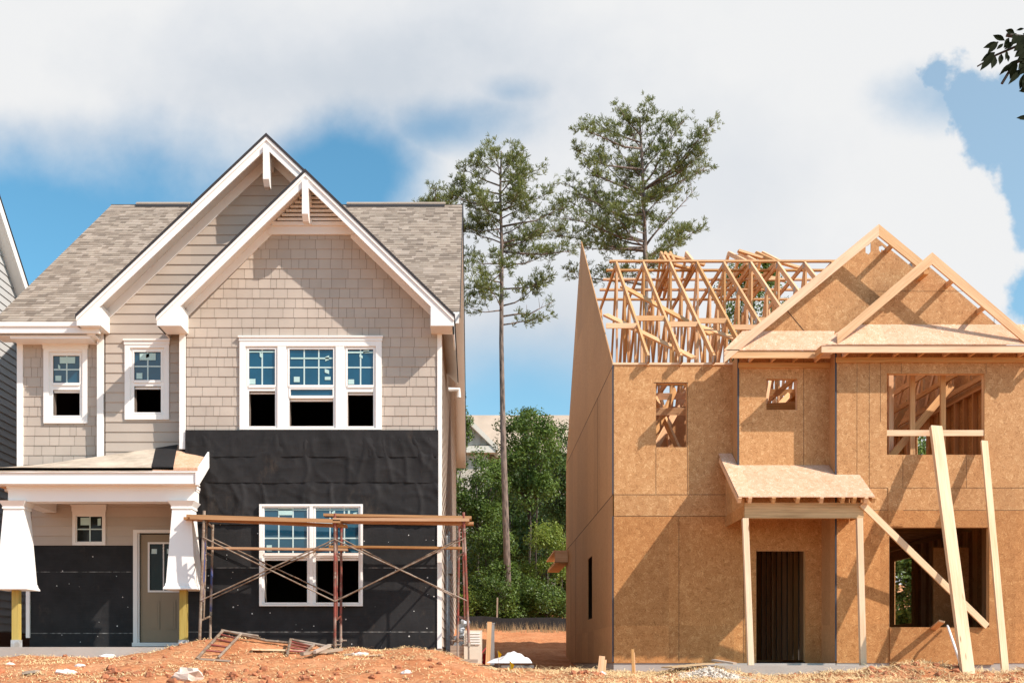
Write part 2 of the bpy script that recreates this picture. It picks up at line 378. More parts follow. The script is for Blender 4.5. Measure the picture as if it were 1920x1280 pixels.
# --- walls behind the cladding
holes_bay = [rect(X(467),X(516),Z(800),Z(735)), rect(X(543),X(625),Z(800),Z(729)), rect(X(652),X(700),Z(800),Z(735)),
             rect(X(467),X(516),Z(722),Z(655)), rect(X(543),X(625),Z(722),Z(655)), rect(X(652),X(700),Z(722),Z(655)),
             rect(X(497),X(577),Z(1130),Z(1046)), rect(X(593),X(673),Z(1130),Z(1046)), rect(X(497),X(577),Z(1037),Z(953)), rect(X(593),X(673),Z(1037),Z(953))]
w = MB()
tri_wall(w, [(-5.40,.05),(-.62,.05),(-.62,under(A2,-.62)),(A2['ax'],under(A2,A2['ax'])),(-5.40,under(A2,-5.40))], holes_bay, front(20.0), .16)
w.box(-5.40,-5.24,20.16,21.0,.05,6.2)
RM, RL, RP = 1.015, 1.021, 1.045
hm = [rect(X(252,RM),X(302,RM),Z(774,RM),Z(724,RM)), rect(X(252,RM),X(302,RM),Z(713,RM),Z(660,RM))]
tri_wall(w, [(-7.115,3.2),(-5.36,3.2),(-5.36,6.2),(-3.0,8.5),(-3.0,under(A1,-3.0)),(A1['ax'],under(A1,A1['ax'])),(-7.115,under(A1,-7.115))], hm, front(20.3), .15)
hl = [rect(X(100,RL),X(150,RL),Z(780,RL),Z(731,RL)), rect(X(100,RL),X(150,RL),Z(718,RL),Z(667,RL))]
tri_wall(w, [(-8.70,3.2),(-7.12,3.2),(-7.12,6.3),(-8.70,6.3)], hl, front(20.42), .15)
w.box(-7.13,-6.98,20.31,20.6,3.2,6.3)
part(w, 'wall', SIDING_BACK, H1)
w = MB()
hp = [rect(X(145,RP),X(192,RP),Z(1015,RP),Z(968,RP)), rect(X(262,RP),X(349,RP),Z(1203,RP),Z(1000,RP))]
tri_wall(w, [(-8.70,.1),(-5.38,.1),(-5.38,3.25),(-8.70,3.25)], hp, front(20.9), .15)
part(w, 'wall', BLACKBOARD, H1, 'black sheathed porch wall')
w = MB()
tri_wall(w, [(20.0,.05),(37.4,.05),(37.4,7.1),(26.7,11.1),(20.0,6.0)], [], east(-.62), .15)
tri_wall(w, [(-37.4,.05),(-20.95,.05),(-20.95,3.2),(-20.45,3.2),(-20.45,6.2),(-26.7,11.1),(-37.4,7.1)], [], west(-8.70), .15)
w.box(-8.7,-.62,37.25,37.4,.05,7.1)
part(w, 'wall', SIDING_BACK, H1)
w = MB()
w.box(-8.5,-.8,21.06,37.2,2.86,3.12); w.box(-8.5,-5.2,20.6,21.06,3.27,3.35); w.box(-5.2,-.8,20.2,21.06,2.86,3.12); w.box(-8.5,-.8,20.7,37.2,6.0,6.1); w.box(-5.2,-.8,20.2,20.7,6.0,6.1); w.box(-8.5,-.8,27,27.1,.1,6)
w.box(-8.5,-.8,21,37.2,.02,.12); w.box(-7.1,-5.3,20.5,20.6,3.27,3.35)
part(w, 'interior_partition', ROOMSHADE, H1)  # floors and partition coloured dark so the rooms stay black
# --- siding
s = MB()
bay_reg = [(X(350),Z(806)),(X(820),Z(806)),(X(820),Z(596)),(X(660),Z(441)),(X(508),Z(441)),(X(350),Z(603))]
hb = (X(452),X(714),Z(820),Z(633))
courses(s, bay_reg, [hb], front(20.0), .1835, Z(806)-.1, .011, (.11,.31), .0055, 3, .0)
part(s, 'shingle_siding', SIDING, H1)
s = MB()
courses(s, rect(-8.66,-7.13,3.2,Z(640,RL)), [(X(85,RL),X(163,RL),Z(792,RL),Z(646,RL))], front(20.42), .187, 3.2, .011, (.11,.31), .0055, 5)
part(s, 'shingle_siding', SIDING, H1)
s = MB()
m_ = [(X(237,RM),X(316,RM),Z(785,RM),Z(640,RM))]
z0 = Z(880,RM) - .03
courses(s, [(-7.0,3.2),(-5.38,3.2),(-5.38,under(A1,-5.38)),(-7.0,under(A1,-7.0))], m_, front(20.3), .187, z0-.187*3, .016, None, 0, 1)
courses(s, [(-5.38,6.28),(-3.0,8.6),(-3.0,under(A1,-3.0)),(A1['ax'],under(A1,A1['ax'])),(-5.38,under(A1,-5.38))], [], front(20.3), .187, z0-.187*3, .016, None, 0, 1)
part(s, 'lap_siding', SIDING, H1)
s = MB()
courses(s, [(20.0,.3),(37.4,.3),(37.4,7.1),(26.7,11.1),(20.0,6.0)], [], east(-.62), .187, .3, .016, None, 0, 2)
part(s, 'lap_siding', SIDING, H1)
s = MB()
courses(s, rect(-8.66,-5.4,Z(1022,RP),3.22), [(X(140,RP),X(197,RP),Z(1022,RP),Z(948,RP)),(X(251,RP),-5.4,.1,Z(993,RP))], front(20.9), .187, Z(1022,RP), .016, None, 0, 2)
part(s, 'lap_siding', SIDING, H1)
# --- black paper over the bay's lower wall
def paper(name, x0, x1, z0, z1, y, amp, mat, hole=None, seed=0, sx=.03):
    m = MB(); nx = int((x1-x0)/sx); nz = int((z1-z0)/.035); ids = {}
    for j in range(nz+1):
        for i in range(nx+1):
            x = x0+(x1-x0)*i/nx; z = z0+(z1-z0)*j/nz
            e = min(1, (z1-z)/.25+.15)
            q = noise.noise(Vector((x*2.6+seed+.5*noise.noise(Vector((x,z*1.5,9))), z*.5, seed)))
            q2 = noise.noise(Vector((x*2.3+z*3.0, z*2.2-x*1.1, seed+3)))
            q3 = noise.noise(Vector((x*6.5-z*2.2+seed, z*2.4, seed+6)))
            fold = .9*(1-abs(q)*3.2 if abs(q) < .31 else 0)**2 + .45*(1-abs(q2)*4 if abs(q2) < .25 else 0)**2 + .28*abs(q3)
            edge = (.018*noise.noise(Vector((x*1.7,seed,1))) if j == 0 else 0)
            ids[i,j] = len(m.v); m.v.append((x, y - .006 - amp*e*fold, z+edge))
    for j in range(nz):
        for i in range(nx):
            cx = x0+(x1-x0)*(i+.5)/nx; cz = z0+(z1-z0)*(j+.5)/nz
            if hole and hole[0] < cx < hole[1] and hole[2] < cz < hole[3]: continue
            m.f.append((ids[i,j],ids[i+1,j],ids[i+1,j+1],ids[i,j+1])); m.m.append(0); m.uv.append(None)
    return part(m, name, mat, H1, None, True)
hw = (X(491),X(678),Z(1134),Z(949))
paper('black_felt', X(349), X(822), Z(983), Z(895), 19.968, .030, BLACKFELT, hw, 1.0)
paper('black_felt', X(349), X(822), Z(905), Z(808), 19.958, .026, BLACKFELT, None, 7.3)
paper('black_felt', X(349), X(822), Z(857), Z(807), 19.948, .016, BLACKFELT, None, 13.1)
b = MB()
tri_wall(b, rect(X(337),X(822),.22,Z(806)), [rect(hw[0],hw[1],hw[2],hw[3])], front(19.99), .01)
part(b, 'black_sheathing', BLACKBOARD, H1)
b = MB()
b.box(X(337),X(830),19.975,20.03,.02,.235); part(b, 'sill_board', GREYWOOD, H1)
# --- main roof
def slope_mp(u, v, o): return (u, 20+v*.7963-.605*o, 6.33+v*.605+.7963*o)
s = MB()
courses(s, [(-9.06,.0),(-7.25,.0),(-7.25,.6),(-.27,.6),(-.27,8.40),(-9.06,8.40)][0:0] or rect(-9.06,-7.25,0,8.41), [], slope_mp,   .135, 0, .008, (.08,.24), .0, 11, .0, 5)
courses(s, rect(-7.25,-.27,.66,8.41), [], slope_mp, .135, .66-.66%.135, .008, (.08,.24), .0, 12, .0, 5)
part(s, 'roof_shingles', SHING, H1)
r = MB()
def slab(mb, x0, x1, ya, za, yb, zb, t, m=0): mb.prism([(ya,za),(yb,zb),(yb,zb-t),(ya,za-t)], x0, x1, m, 'x')
slab(r, -9.05,-7.25, 20.0,6.32, 26.7,11.41, .20); slab(r, -7.25,-.28, 20.5,6.70, 26.7,11.41, .20)
slab(r, -9.05,-.28, 26.7,11.41, 38.2,7.13, .20)
r.box(-8.7,-7.2,20.02,20.42,6.06,6.16)
part(r, 'roof', WHITE, H1)
r = MB(); r.prism([(26.68,11.43),(38.25,7.16),(38.25,7.12),(26.68,11.39)], -9.07, -.255, 0, 'x')
r.prism([(20.4,6.62),(26.7,11.45),(26.7,11.40),(20.4,6.57)], -.272,-.255, 0, 'x')
part(r, 'roof_shingles', SHEDGE, H1, 'dark rear roof shingles')
for (a, c) in ((258,356),(652,834)):
    v = MB(); x0, x1 = X(a,1.335), X(c,1.335)
    v.prism([(26.52,11.30),(26.7,11.44),(26.9,11.36),(26.9,11.38),(26.7,11.47),(26.52,11.335)], x0, x1, 0, 'x'); part(v, 'ridge_vent', SHEDGE, H1); v = MB(); v.prism([(26.60,11.402),(26.7,11.473),(26.8,11.43),(26.8,11.45),(26.7,11.497),(26.60,11.425)], x0-.02, x1+.02, 0, 'x'); part(v, 'ridge_cap', SHING[0], H1)
f = MB(); f.box(-9.05,X(187,.998),19.93,20.0,Z(625,.998),Z(606,.998)); f.box(-9.04,X(187,.998),19.905,19.93,Z(613,.998),Z(605,.998))
f.box(-9.0,-7.1,20.0,20.42,Z(629,1.0),Z(626,1.0)); f.box(-8.72,-7.12,20.385,20.42,Z(641,RL),Z(627,RL))
part(f, 'eave', WHITE, H1)
# --- gable roofs: shingle skin, deck, rake boards with boxed tails, frieze
def gable_roof(g, right_cut=None):
    ax, az, h, s, yf, yw, yb = (g[k] for k in ('ax','az','h','s','yf','yw','yb'))
    r = MB()
    for sg in (-1, 1):
        hh = h if (sg < 0 or right_cut is None) else right_cut
        t = lambda d, k: (ax+sg*k, az-s*k+d)
        r.prism([t(.03,0),t(.03,hh+.02),t(-.03,hh+.02),t(-.03,0)], yf-.06, yb)
    part(r, 'roof_shingles', SHEDGE, H1)
    r = MB(); k = MB()
    for sg in (-1, 1):
        hh = h if (sg < 0 or right_cut is None) else right_cut
        t = lambda d, q: (ax+sg*q, az-s*q+d)
        r.prism([t(-.031,0),t(-.031,hh),t(-.085,hh),t(-.085,0)], yf+.012, yb)
        tail = .42 if hh == h else 0
        if tail:
            zt = az-s*h-.19
            pts = [t(-.031,0),t(-.031,hh),(ax+sg*hh,zt),(ax+sg*(hh-tail),zt),(ax+sg*(hh-tail), az-s*(hh-tail)-.25),(ax,az-.25)]
            k.box(ax+sg*hh, ax+sg*(hh-tail), yf, yw, zt+.002, zt+.03)
            k.box(ax+sg*hh, ax+sg*(hh-.03), yf, yb-3.0, zt+.002, az-s*hh-.05)
            k.prism([(ax+sg*(hh-tail),zt+.01),(ax+sg*(hh-tail),zt+.4),(ax+sg*(hh-tail-.015),zt+.4),(ax+sg*(hh-tail-.015),zt+.01)], yf+.01, yw)
        else:
            pts = [t(-.031,0),t(-.031,hh),t(-.25,hh),(ax,az-.25)]
        k.prism(pts, yf-.03, yf+.011)
        k.prism([t(-.032,0),t(-.032,hh+.005),t(-.10,hh+.005),t(-.10,0)], yf-.05, yf-.0305)
    part(r, 'soffit', WHITE, H1); part(k, 'rake_board', WHITE, H1)
gable_roof(A1, .90); gable_roof(A2)
f = MB()
def frieze(g, sg, x_in, x_out, wd, Yw, d=.087):
    a = (x_in, under(g, x_in, d)); c = (x_out, under(g, x_out, d))
    f.prism([a, c, (c[0], c[1]-wd), (a[0], a[1]-wd)], Yw-.03, Yw-.001)
frieze(A1, -1, -3.845, -7.0, .22, 20.3); frieze(A1, 1, -3.835, -2.98, .22, 20.3)
frieze(A2, -1, X(511), -5.38, .185, 20.0); frieze(A2, 1, X(658), -.66, .185, 20.0)
# louvre band and slats
f.box(X(503),X(664),19.955,19.999,Z(441),Z(431)); f.box(X(507),X(660),19.967,19.999,Z(431),Z(425)); f.box(X(511),X(656),19.93,19.999,Z(425),Z(418))
part(f, 'frieze', WHITE, H1)
l = MB(); tri_wall(l, [(X(511),Z(419)),(X(656),Z(419)),(A2['ax'],under(A2,A2['ax']))], [], front(19.995), .003); part(l, 'louvre_backing', SIDING, H1)
l = MB(); zz = Z(416.5)
while zz < Z(356):
    hw_ = (under(A2, A2['ax'], .09) - zz - .05)/A2['s']
    if hw_ > .04:
        x0, x1 = A2['ax']-hw_, A2['ax']+hw_
        l.poly([(x0,19.925,zz),(x1,19.925,zz),(x1-.02,19.985,zz+.078),(x0+.02,19.985,zz+.078),(x0,19.925,zz+.05),(x1,19.925,zz+.05)], [(0,1,5,4),(4,5,2,3),(1,0,3,2)])
    zz += .079
part(l, 'louvre_slats', WHITE, H1)
for g, (p0, p1, yb_) in ((A2,(341,414,0)),(A1,(277,349,0))):
    k = MB(); rr = g['yf']/20; x = g['ax']; zt = Z(p0,rr); zb = Z(p1,rr)
    k.box(x-.055,x+.055,g['yf']-.07,g['yf']+.16,zb+.1,zt); k.prism([(g['yf']-.07,zb+.1),(g['yf']+.16,zb+.1),(g['yf']+.16,zb),(g['yf']+.03,zb)], x-.055, x+.055, 0, 'x')
    k.box(x-.05,x+.05,g['yf']+.16,g['yw']-.03,zt-.25,zt-.1)
    if g is A2: k.box(x-.05,x+.05,g['yw']-.10,g['yw']-.03,Z(424),zb+.2)
    part(k, 'king_post', WHITE, H1)
# --- corner boards
c = MB()
c.box(X(337),X(348.5),19.965,20.02,Z(842),Z(604)); part(c, 'corner_board', WHITE, H1)
c = MB(); c.box(X(820),X(828.5),19.965,20.02,.25,Z(608)); c.box(-.63,X(828.5),20.02,20.12,.25,Z(608)); part(c, 'corner_board', WHITE, H1)
c = MB(); c.box(X(183,RM),X(195,RM),20.262,20.41,3.3,Z(622,RM)); part(c, 'corner_board', WHITE, H1)
c = MB(); c.box(X(33,RL),X(44,RL),20.385,20.45,3.2,Z(626,RL)); part(c, 'corner_board', WHITE, H1)
c = MB(); c.box(X(50,RP),X(57,RP),20.86,20.95,Z(1195,RP),3.0); part(c, 'corner_board', WHITE, H1)
# --- windows
def window(Y, o, units, casing=.10, head=.0, label=None, tint=WHITE, stick=()):
    x0,x1,z0,z1 = o; m = MB(); holes = []
    for u in units: holes += [rect(*h) for h in u['glass']] + ([rect(*u['open'])] if u.get('open') else [])
    tri_wall(m, rect(x0+.02,x1-.02,z0+.02,z1-.02), holes, front(Y-.012), .05)
    ox0 = min(u['in'][0] for u in units); ox1 = max(u['in'][1] for u in units); oz0 = units[0]['in'][2]; oz1 = units[0]['in'][3]
    m.box(x0,ox0,Y-.045,Y+.01,z0,z1-head); m.box(ox1,x1,Y-.045,Y+.01,z0,z1-head)
    m.box(ox0,ox1,Y-.045,Y+.01,oz1,z1-head)
    if oz0 > z0+.01: m.box(ox0,ox1,Y-.045,Y+.01,z0,oz0)
    if head: m.box(x0-.012,x1+.012,Y-.055,Y+.01,z1-head,z1-.03); m.box(x0-.025,x1+.025,Y-.075,Y+.01,z1-.03,z1)
    us = sorted(units, key=lambda u: u['in'][0])
    for a, c_ in zip(us, us[1:]): m.box(a['in'][1],c_['in'][0],Y-.042,Y+.01,oz0,oz1)
    wn = part(m, 'window', tint, H1, label)
    for u in units:
        k = MB()
        for g in u['glass']:
            k.box(g[0]-.03,g[0],Y-.022,Y-.0125,g[2]-.03,g[3]+.03); k.box(g[1],g[1]+.03,Y-.022,Y-.0125,g[2]-.03,g[3]+.03)
            k.box(g[0],g[1],Y-.022,Y-.0125,g[3],g[3]+.03); k.box(g[0],g[1],Y-.030,Y-.0125,g[2]-.05,g[2])
        part(k, 'sash', tint, wn)
        if u.get('open'):
            k = MB(); g = u['open']; k.box(g[0],g[1],Y+.03,Y+.06,g[3]-.045,g[3]-.005); part(k, 'lower_sash', tint, wn); k = MB(); k.box(g[0]-.01,g[1]+.01,Y-.03,Y+.03,g[2]-.02,g[2]+.008); part(k, 'window_stool', tint, wn)
        for gi, g in enumerate(u['glass']):
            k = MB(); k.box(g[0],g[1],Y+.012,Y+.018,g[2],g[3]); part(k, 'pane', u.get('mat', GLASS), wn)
            if gi == 0:
                k = MB(); nx, nz = u['grid']
                for i in range(1, nx): xx = g[0]+(g[1]-g[0])*i/nx; k.box(xx-.012,xx+.012,Y+.004,Y+.0115,g[2],g[3])
                for i in range(1, nz): zz = g[2]+(g[3]-g[2])*i/nz; k.box(g[0],g[1],Y+.0045,Y+.0105,zz-.012,zz+.012)
                part(k, 'grille', GRILLE, wn)
    for (sx0,sx1,sz0,sz1,sk) in stick:
        k = MB(); k.poly([(sx0,Y-.001,sz0),(sx1,Y-.001,sz0+sk),(sx1,Y-.001,sz1+sk),(sx0,Y-.001,sz1)], [(0,1,2,3)]); k.poly([(sx0,Y+.001,sz0),(sx1,Y+.001,sz0+sk),(sx1,Y+.001,sz1+sk),(sx0,Y+.001,sz1)], [(3,2,1,0)])
        part(k, 'sticker', STICKER, wn)
    return wn
def pr(a,b,c,d,r=1.0): return (X(a,r),X(b,r),Z(d,r),Z(c,r))     # px box x0,x1,ytop,ybottom -> wall rectangle
def stk(a,b,c,d,r,sk=0): q = pr(a,b,c,d,r); return (q[0],q[1],q[2],q[3],sk)
window(20.42, pr(83,165,645,794,RL), [dict(**{'in':pr(93,156,660,783,RL)}, glass=[pr(100,150,667,718,RL)], open=pr(100,150,731,780,RL), grid=(2,2))], head=.10,
       stick=[stk(112,141,669,681,RL),stk(104,115,704,714,RL),stk(109,113,683,690,RL,-.03)])
window(20.3, pr(235,318,637,787,RM), [dict(**{'in':pr(245,309,653,777,RM)}, glass=[pr(252,302,660,713,RM)], open=pr(252,302,724,774,RM), grid=(2,2))], head=.10,
       stick=[stk(262,292,662,675,RM),stk(256,267,699,710,RM),stk(274,280,664,671,RM,.02)])
window(20.0, pr(450,716,631,806), [
    dict(**{'in':pr(461,521,650,803)}, glass=[pr(467,516,655,722)], open=pr(467,516,733,800), grid=(2,2)),
    dict(**{'in':pr(537,630,650,803)}, glass=[pr(543,625,655,722),pr(545,624,730,742)], open=pr(543,625,747,800), grid=(3,2)),
    dict(**{'in':pr(646,705,650,803)}, glass=[pr(652,700,655,722)], open=pr(652,700,735,800), grid=(2,2))], head=.09,
    stick=[stk(467,479,710,720,1),stk(551,562,706,716,1),stk(609,620,706,712,1),stk(653,664,711,720,1),stk(487,492,660,668,1,-.04),stk(610,617,669,677,1,.03),stk(609,617,691,698,1,-.03),stk(674,680,664,669,1,-.03),stk(681,692,657,662,1,.02),
           stk(467,516,658,660.5,1),stk(545,624,670,673,1),stk(652,700,659,662,1)], label='wide triple window with white casing')
window(19.94, pr(488,681,946,1136), [
    dict(**{'in':pr(493,582,950,1133)}, glass=[pr(497,577,953,1037)], open=pr(497,577,1046,1130), grid=(3,3)),
    dict(**{'in':pr(588,677,950,1133)}, glass=[pr(593,673,953,1037)], open=pr(593,673,1046,1130), grid=(3,3))], 
    stick=[stk(523,549,953,966,1),stk(501,511,1022,1033,1),stk(623,629,960,966,1,.03),stk(653,657,957,967,1),stk(663,671,962,968,1,.02),stk(497,577,955,957,1),stk(593,673,955,957,1)], label='double window in the black papered wall')
window(20.9, pr(137,199,946,1022,RP), [dict(**{'in':pr(143,194,966,1017,RP)}, glass=[pr(145,192,968,1015,RP)], grid=(2,2), mat=DARKGLASS)], head=.13, tint=WHITEDUST,
       stick=[stk(151,168,970,984,RP),stk(183,189,972,985,RP,.01)], label='small square porch window')
# --- front door
d = MB(); fx0, fx1, ft, fb = X(251,RP), X(361,RP), Z(993,RP), Z(1207,RP)
d.box(fx0,X(259,RP),20.85,20.92,fb,ft); d.box(X(353,RP),fx1,20.85,20.92,fb,ft); d.box(X(259,RP),X(353,RP),20.85,20.92,Z(999,RP),ft)
d.box(X(259,RP),X(262,RP),20.88,21.0,fb,Z(999,RP)); d.box(X(350,RP),X(353,RP),20.88,21.0,fb,Z(999,RP))
d.box(X(251,RP),X(361,RP),20.78,21.02,Z(1211,RP),Z(1204,RP))
D = part(d, 'door', WHITEDUST, H1, 'khaki front door in a white frame')
d = MB(); gl = pr(279,333,1018,1107,RP); tri_wall(d, [(X(262.5,RP),Z(1203,RP)),(X(349.5,RP),Z(1203,RP)),(X(349.5,RP),Z(1001,RP)),(X(262.5,RP),Z(1001,RP))], [rect(*gl)], front(20.93), .045)
for (a, c_) in ((280,299),(310,329)):
    q = pr(a,c_,1125,1178,RP)
    for ins, yy in ((0,.014),(.022,.006),(.045,.018)):
        d.prism([(q[0]+ins,q[2]+ins),(q[1]-ins,q[2]+ins),(q[1]-ins,q[3]-ins),(q[0]+ins,q[3]-ins)], 20.93-yy, 20.9299)
part(d, 'door_leaf', DOORPAINT, D)
d = MB()
d.box(gl[0]-.025,gl[0]+.01,20.915,20.929,gl[2]-.025,gl[3]+.025); d.box(gl[1]-.01,gl[1]+.025,20.915,20.929,gl[2]-.025,gl[3]+.025)
d.box(gl[0]+.01,gl[1]-.01,20.915,20.929,gl[3]-.01,gl[3]+.025); d.box(gl[0]+.01,gl[1]-.01,20.915,20.929,gl[2]-.025,gl[2]+.01)
xm = (gl[0]+gl[1])/2; d.box(xm-.012,xm+.012,20.916,20.93,gl[2],gl[3]); part(d, 'glazing_frame', WHITEDUST, D)
d = MB(); d.box(gl[0]+.005,gl[1]-.005,20.945,20.95,gl[2]+.005,gl[3]-.005); part(d, 'pane', DARKGLASS, D)
d = MB()
for a in (283,312): q = pr(a,a+10,1028,1037,RP); d.box(q[0],q[1],20.940,20.9445,q[2],q[3])
part(d, 'sticker', GRILLE, D)
d = MB()
kz = Z(1112,RP); d.tube([(X(340,RP),20.93,kz),(X(340,RP),20.87,kz)], [.022,.03], 10); d.tube([(X(340,RP),20.87,kz),(X(340,RP),20.845,kz)], [.034,.02], 10); part(d, 'handle', metal('aged_brass', (.35,.22,.06), (.12,.07,.03), .2, .35), D)
# --- porch
RF = .955; YF = 19.1
p = MB(); zf0, zf1 = Z(905,RF), Z(879,RF); xr = X(370,RF)
p.box(-8.78,xr,YF-.03,YF,zf0,zf1); p.box(-8.79,xr+.005,YF-.055,YF-.0305,zf1-.07,zf1); p.box(-8.78,xr-.04,YF-.035,YF+.0,zf0-.02,zf0)
p.box(-8.78,xr,YF,19.3,Z(908,RF),Z(906,RF))
part(p, 'porch_fascia', WHITE, H1)
p = MB(); bt, bb = Z(908,.965), Z(940,.965); bx0, bx1 = X(16,.965), X(366,.965)
p.box(bx0,bx1,19.28,19.56,bb,bt-.02); p.box(bx0-.02,bx1+.02,19.25,19.58,bt-.07,bt-.021); p.box(bx0-.01,bx1+.01,19.265,19.57,bt-.11,bt-.0701)
p.box(bx0,bx0+.26,19.56,20.86,bb+.02,bt-.03)
part(p, 'porch_beam', WHITE, H1)
p = MB(); p.box(-8.6,-5.42,19.56,20.88,3.12,3.17); part(p, 'porch_ceiling', WHITEDUST, H1)
# roof of the porch: decking wrapped in grey paper, a strip of black felt, then bare board by the bay
GREYPAPER = felt('worn_grey_underlay', (.45,.37,.285))
back = lambda x: (20.28, min(3.66 + (x+8.7)*(.46/3.3), 4.08 - (x+5.5)*.28))          # height along the wall
def strip(x0, x1, mat, nm, dz=0.0, xt0=None, xt1=None, n=14, th=.03):
    xt0 = x0 if xt0 is None else xt0; xt1 = x1 if xt1 is None else xt1
    m = MB(); g = {}
    for j in range(9):
        for i in range(n+1):
            t = i/n; s_ = j/8
            xa = x0+(x1-x0)*t; xb = xt0+(xt1-xt0)*t; yb, zb = back(xb); x = xa+(xb-xa)*s_
            wv = .012*noise.noise(Vector((x*2.2, s_*2, 3))) if dz else .006*noise.noise(Vector((x*1.3, s_*2, 7)))
            g[i,j] = len(m.v); m.v.append((x, YF-.06+(yb-YF+.06)*s_, zf1+.012+dz+(zb-zf1)*s_+wv))
    for j in range(8):
        for i in range(n): m.f.append((g[i,j],g[i+1,j],g[i+1,j+1],g[i,j+1])); m.m.append(0); m.uv.append([(m.v[q][0],m.v[q][1]) for q in m.f[-1]])
    for i in range(n):
        a, c_ = m.v[g[i,0]], m.v[g[i+1,0]]; m.face([(a[0],a[1],a[2]-th),(c_[0],c_[1],c_[2]-th),c_,a])
    return part(m, nm, mat, H1, None, True)
strip(-8.8, X(288,RF), GREYPAPER, 'porch_roof_paper', .012, -8.8, X(300,1.014), 30, .075)
strip(X(286,RF), X(327,RF), BLACKFELT, 'black_felt', .022, X(292,1.014), X(333,1.014), 6, .06)
strip(-8.8, X(372,RF), OSBLIGHT, 'porch_roof', .0, -8.8, X(383,.985), 30, .05)
p = MB(); yb_, zb_ = back(X(383,.985)); xa, xb = X(372,RF), X(383,.985)
p.poly([(xa,YF-.05,zf0-.04),(xa,YF-.05,zf1+.02),(xb,20.0,zb_+.02),(xb,20.0,zb_-.28),(xa+.03,YF-.05,zf0-.04),(xa+.03,YF-.05,zf1+.02),(xb+.03,20.0,zb_+.02),(xb+.03,20.0,zb_-.28)],
       [(0,1,2,3),(7,6,5,4),(0,4,5,1),(1,5,6,2),(3,2,6,7),(0,3,7,4)]); p.box(xa-.04,xa+.035,YF-.056,YF-.0505,zf0-.04,zf1+.01)
part(p, 'porch_rake', WHITE, H1)
p = MB(); p.prism([(YF-.06,0),(20.2,0),(20.2,0)][:0] or [(YF,3.2),(20.25,3.2),(20.25,3.6),(YF,3.42)], -8.7, X(348,RF), 0, 'x'); part(p, 'porch_framing', LUMB, H1)
def porch_column(cx, r=.9655):
    yc = 19.42
    def q(m, wt, wb, zt, zb):
        a, b_ = wb/2, wt/2
        m.poly([(cx-a,yc-a,zb),(cx+a,yc-a,zb),(cx+a,yc+a,zb),(cx-a,yc+a,zb),(cx-b_,yc-b_,zt),(cx+b_,yc-b_,zt),(cx+b_,yc+b_,zt),(cx-b_,yc+b_,zt)],
               [(0,1,5,4),(1,2,6,5),(2,3,7,6),(3,0,4,7),(4,5,6,7),(3,2,1,0)])
    zt, zb = Z(950,r), Z(1105,r)
    m = MB(); q(m, .34, .52, zt, zb+.11)
    q(m, .53, .55, zb+.11, zb+.07); q(m, .54, .60, zb+.07, zb+.02); q(m, .60, .60, zb+.02, zb)
    q(m, .48, .36, Z(939.5,r), zt-.0); q(m, .38, .38, zt, zt-.04)
    col = part(m, 'porch_column', WHITE, H1)
    m = MB(); m.beam((cx-.01,yc,.33),(cx-.01,yc,zb-.001),.125,.125); part(m, 'post', TREATED, col)
    m = MB(); m.box(cx-.085,cx+.065,yc-.072,yc+.072,.27,.40); part(m, 'post_base', GALV, col)
porch_column(X(32,.971)); porch_column(X(345.5,.971))
p = MB(); p.box(-8.9,-5.35,19.02,20.9,-.2,.265); part(p, 'porch_slab', CONC, H1)
p = MB(); p.box(-8.7,-.60,20.95,37.4,-1,.02); p.box(-5.39,-.63,20.03,21,-1,.02); part(p, 'foundation', CONC, H1)
# --- services on the side wall
m = MB(); m.box(-.60,-.48,23.3,24.0,Z(1075,1.17),Z(1051,1.17)); m.box(-.48,-.465,23.34,23.62,Z(1073,1.17),Z(1053,1.17)); m.box(-.48,-.465,23.68,23.97,Z(1073,1.17),Z(1064,1.17)); MET = part(m, 'meter_box', metal('grey_enamel', (.42,.40,.37), (.33,.31,.28), .1), H1)
for (yy, za, zb) in ((23.45,-.1,Z(1075,1.17)),(23.8,Z(1051,1.17),2.9),(23.62,-.1,Z(1075,1.17)),(22.0,.1,2.6)):
    m = MB(); m.tube([(-.55,yy,za),(-.55,yy,zb)], .03, 8); part(m, 'conduit', GALV, H1)
m = MB(); m.tube([(-.6,25.5,Z(730,1.275)),(-.35,25.5,Z(730,1.275)),(-.35,25.5,Z(745,1.275))], .05, 8); part(m, 'vent_spout', WHITE, H1)
# ================================================================== house being framed (right)
H2 = thing('framed_house', 'unfinished house of bare orange strand board with open roof trusses', 'house', (6.4, 20, 0))
def p2(mb, name, mats, label=None, smooth=False, parent=None):
    o = mb.build(name, mats, parent or H2, smooth)
    if label: o['label'] = label
    return o
XL, XR, YB, YM, YR = 2.61, 10.2, 30.1, 19.56, 19.215
RMB, RR = .978, .9607
FR = dict(ax=7.296, az=7.872, s=.826, yf=19.20, yw=YM); FB = dict(ax=8.106, az=7.23, s=.857, yf=18.85, yw=YR)
zA = lambda x: FR['az']-FR['s']*abs(x-FR['ax'])-.03
zB = lambda x: FB['az']-FB['s']*abs(x-FB['ax'])-.03
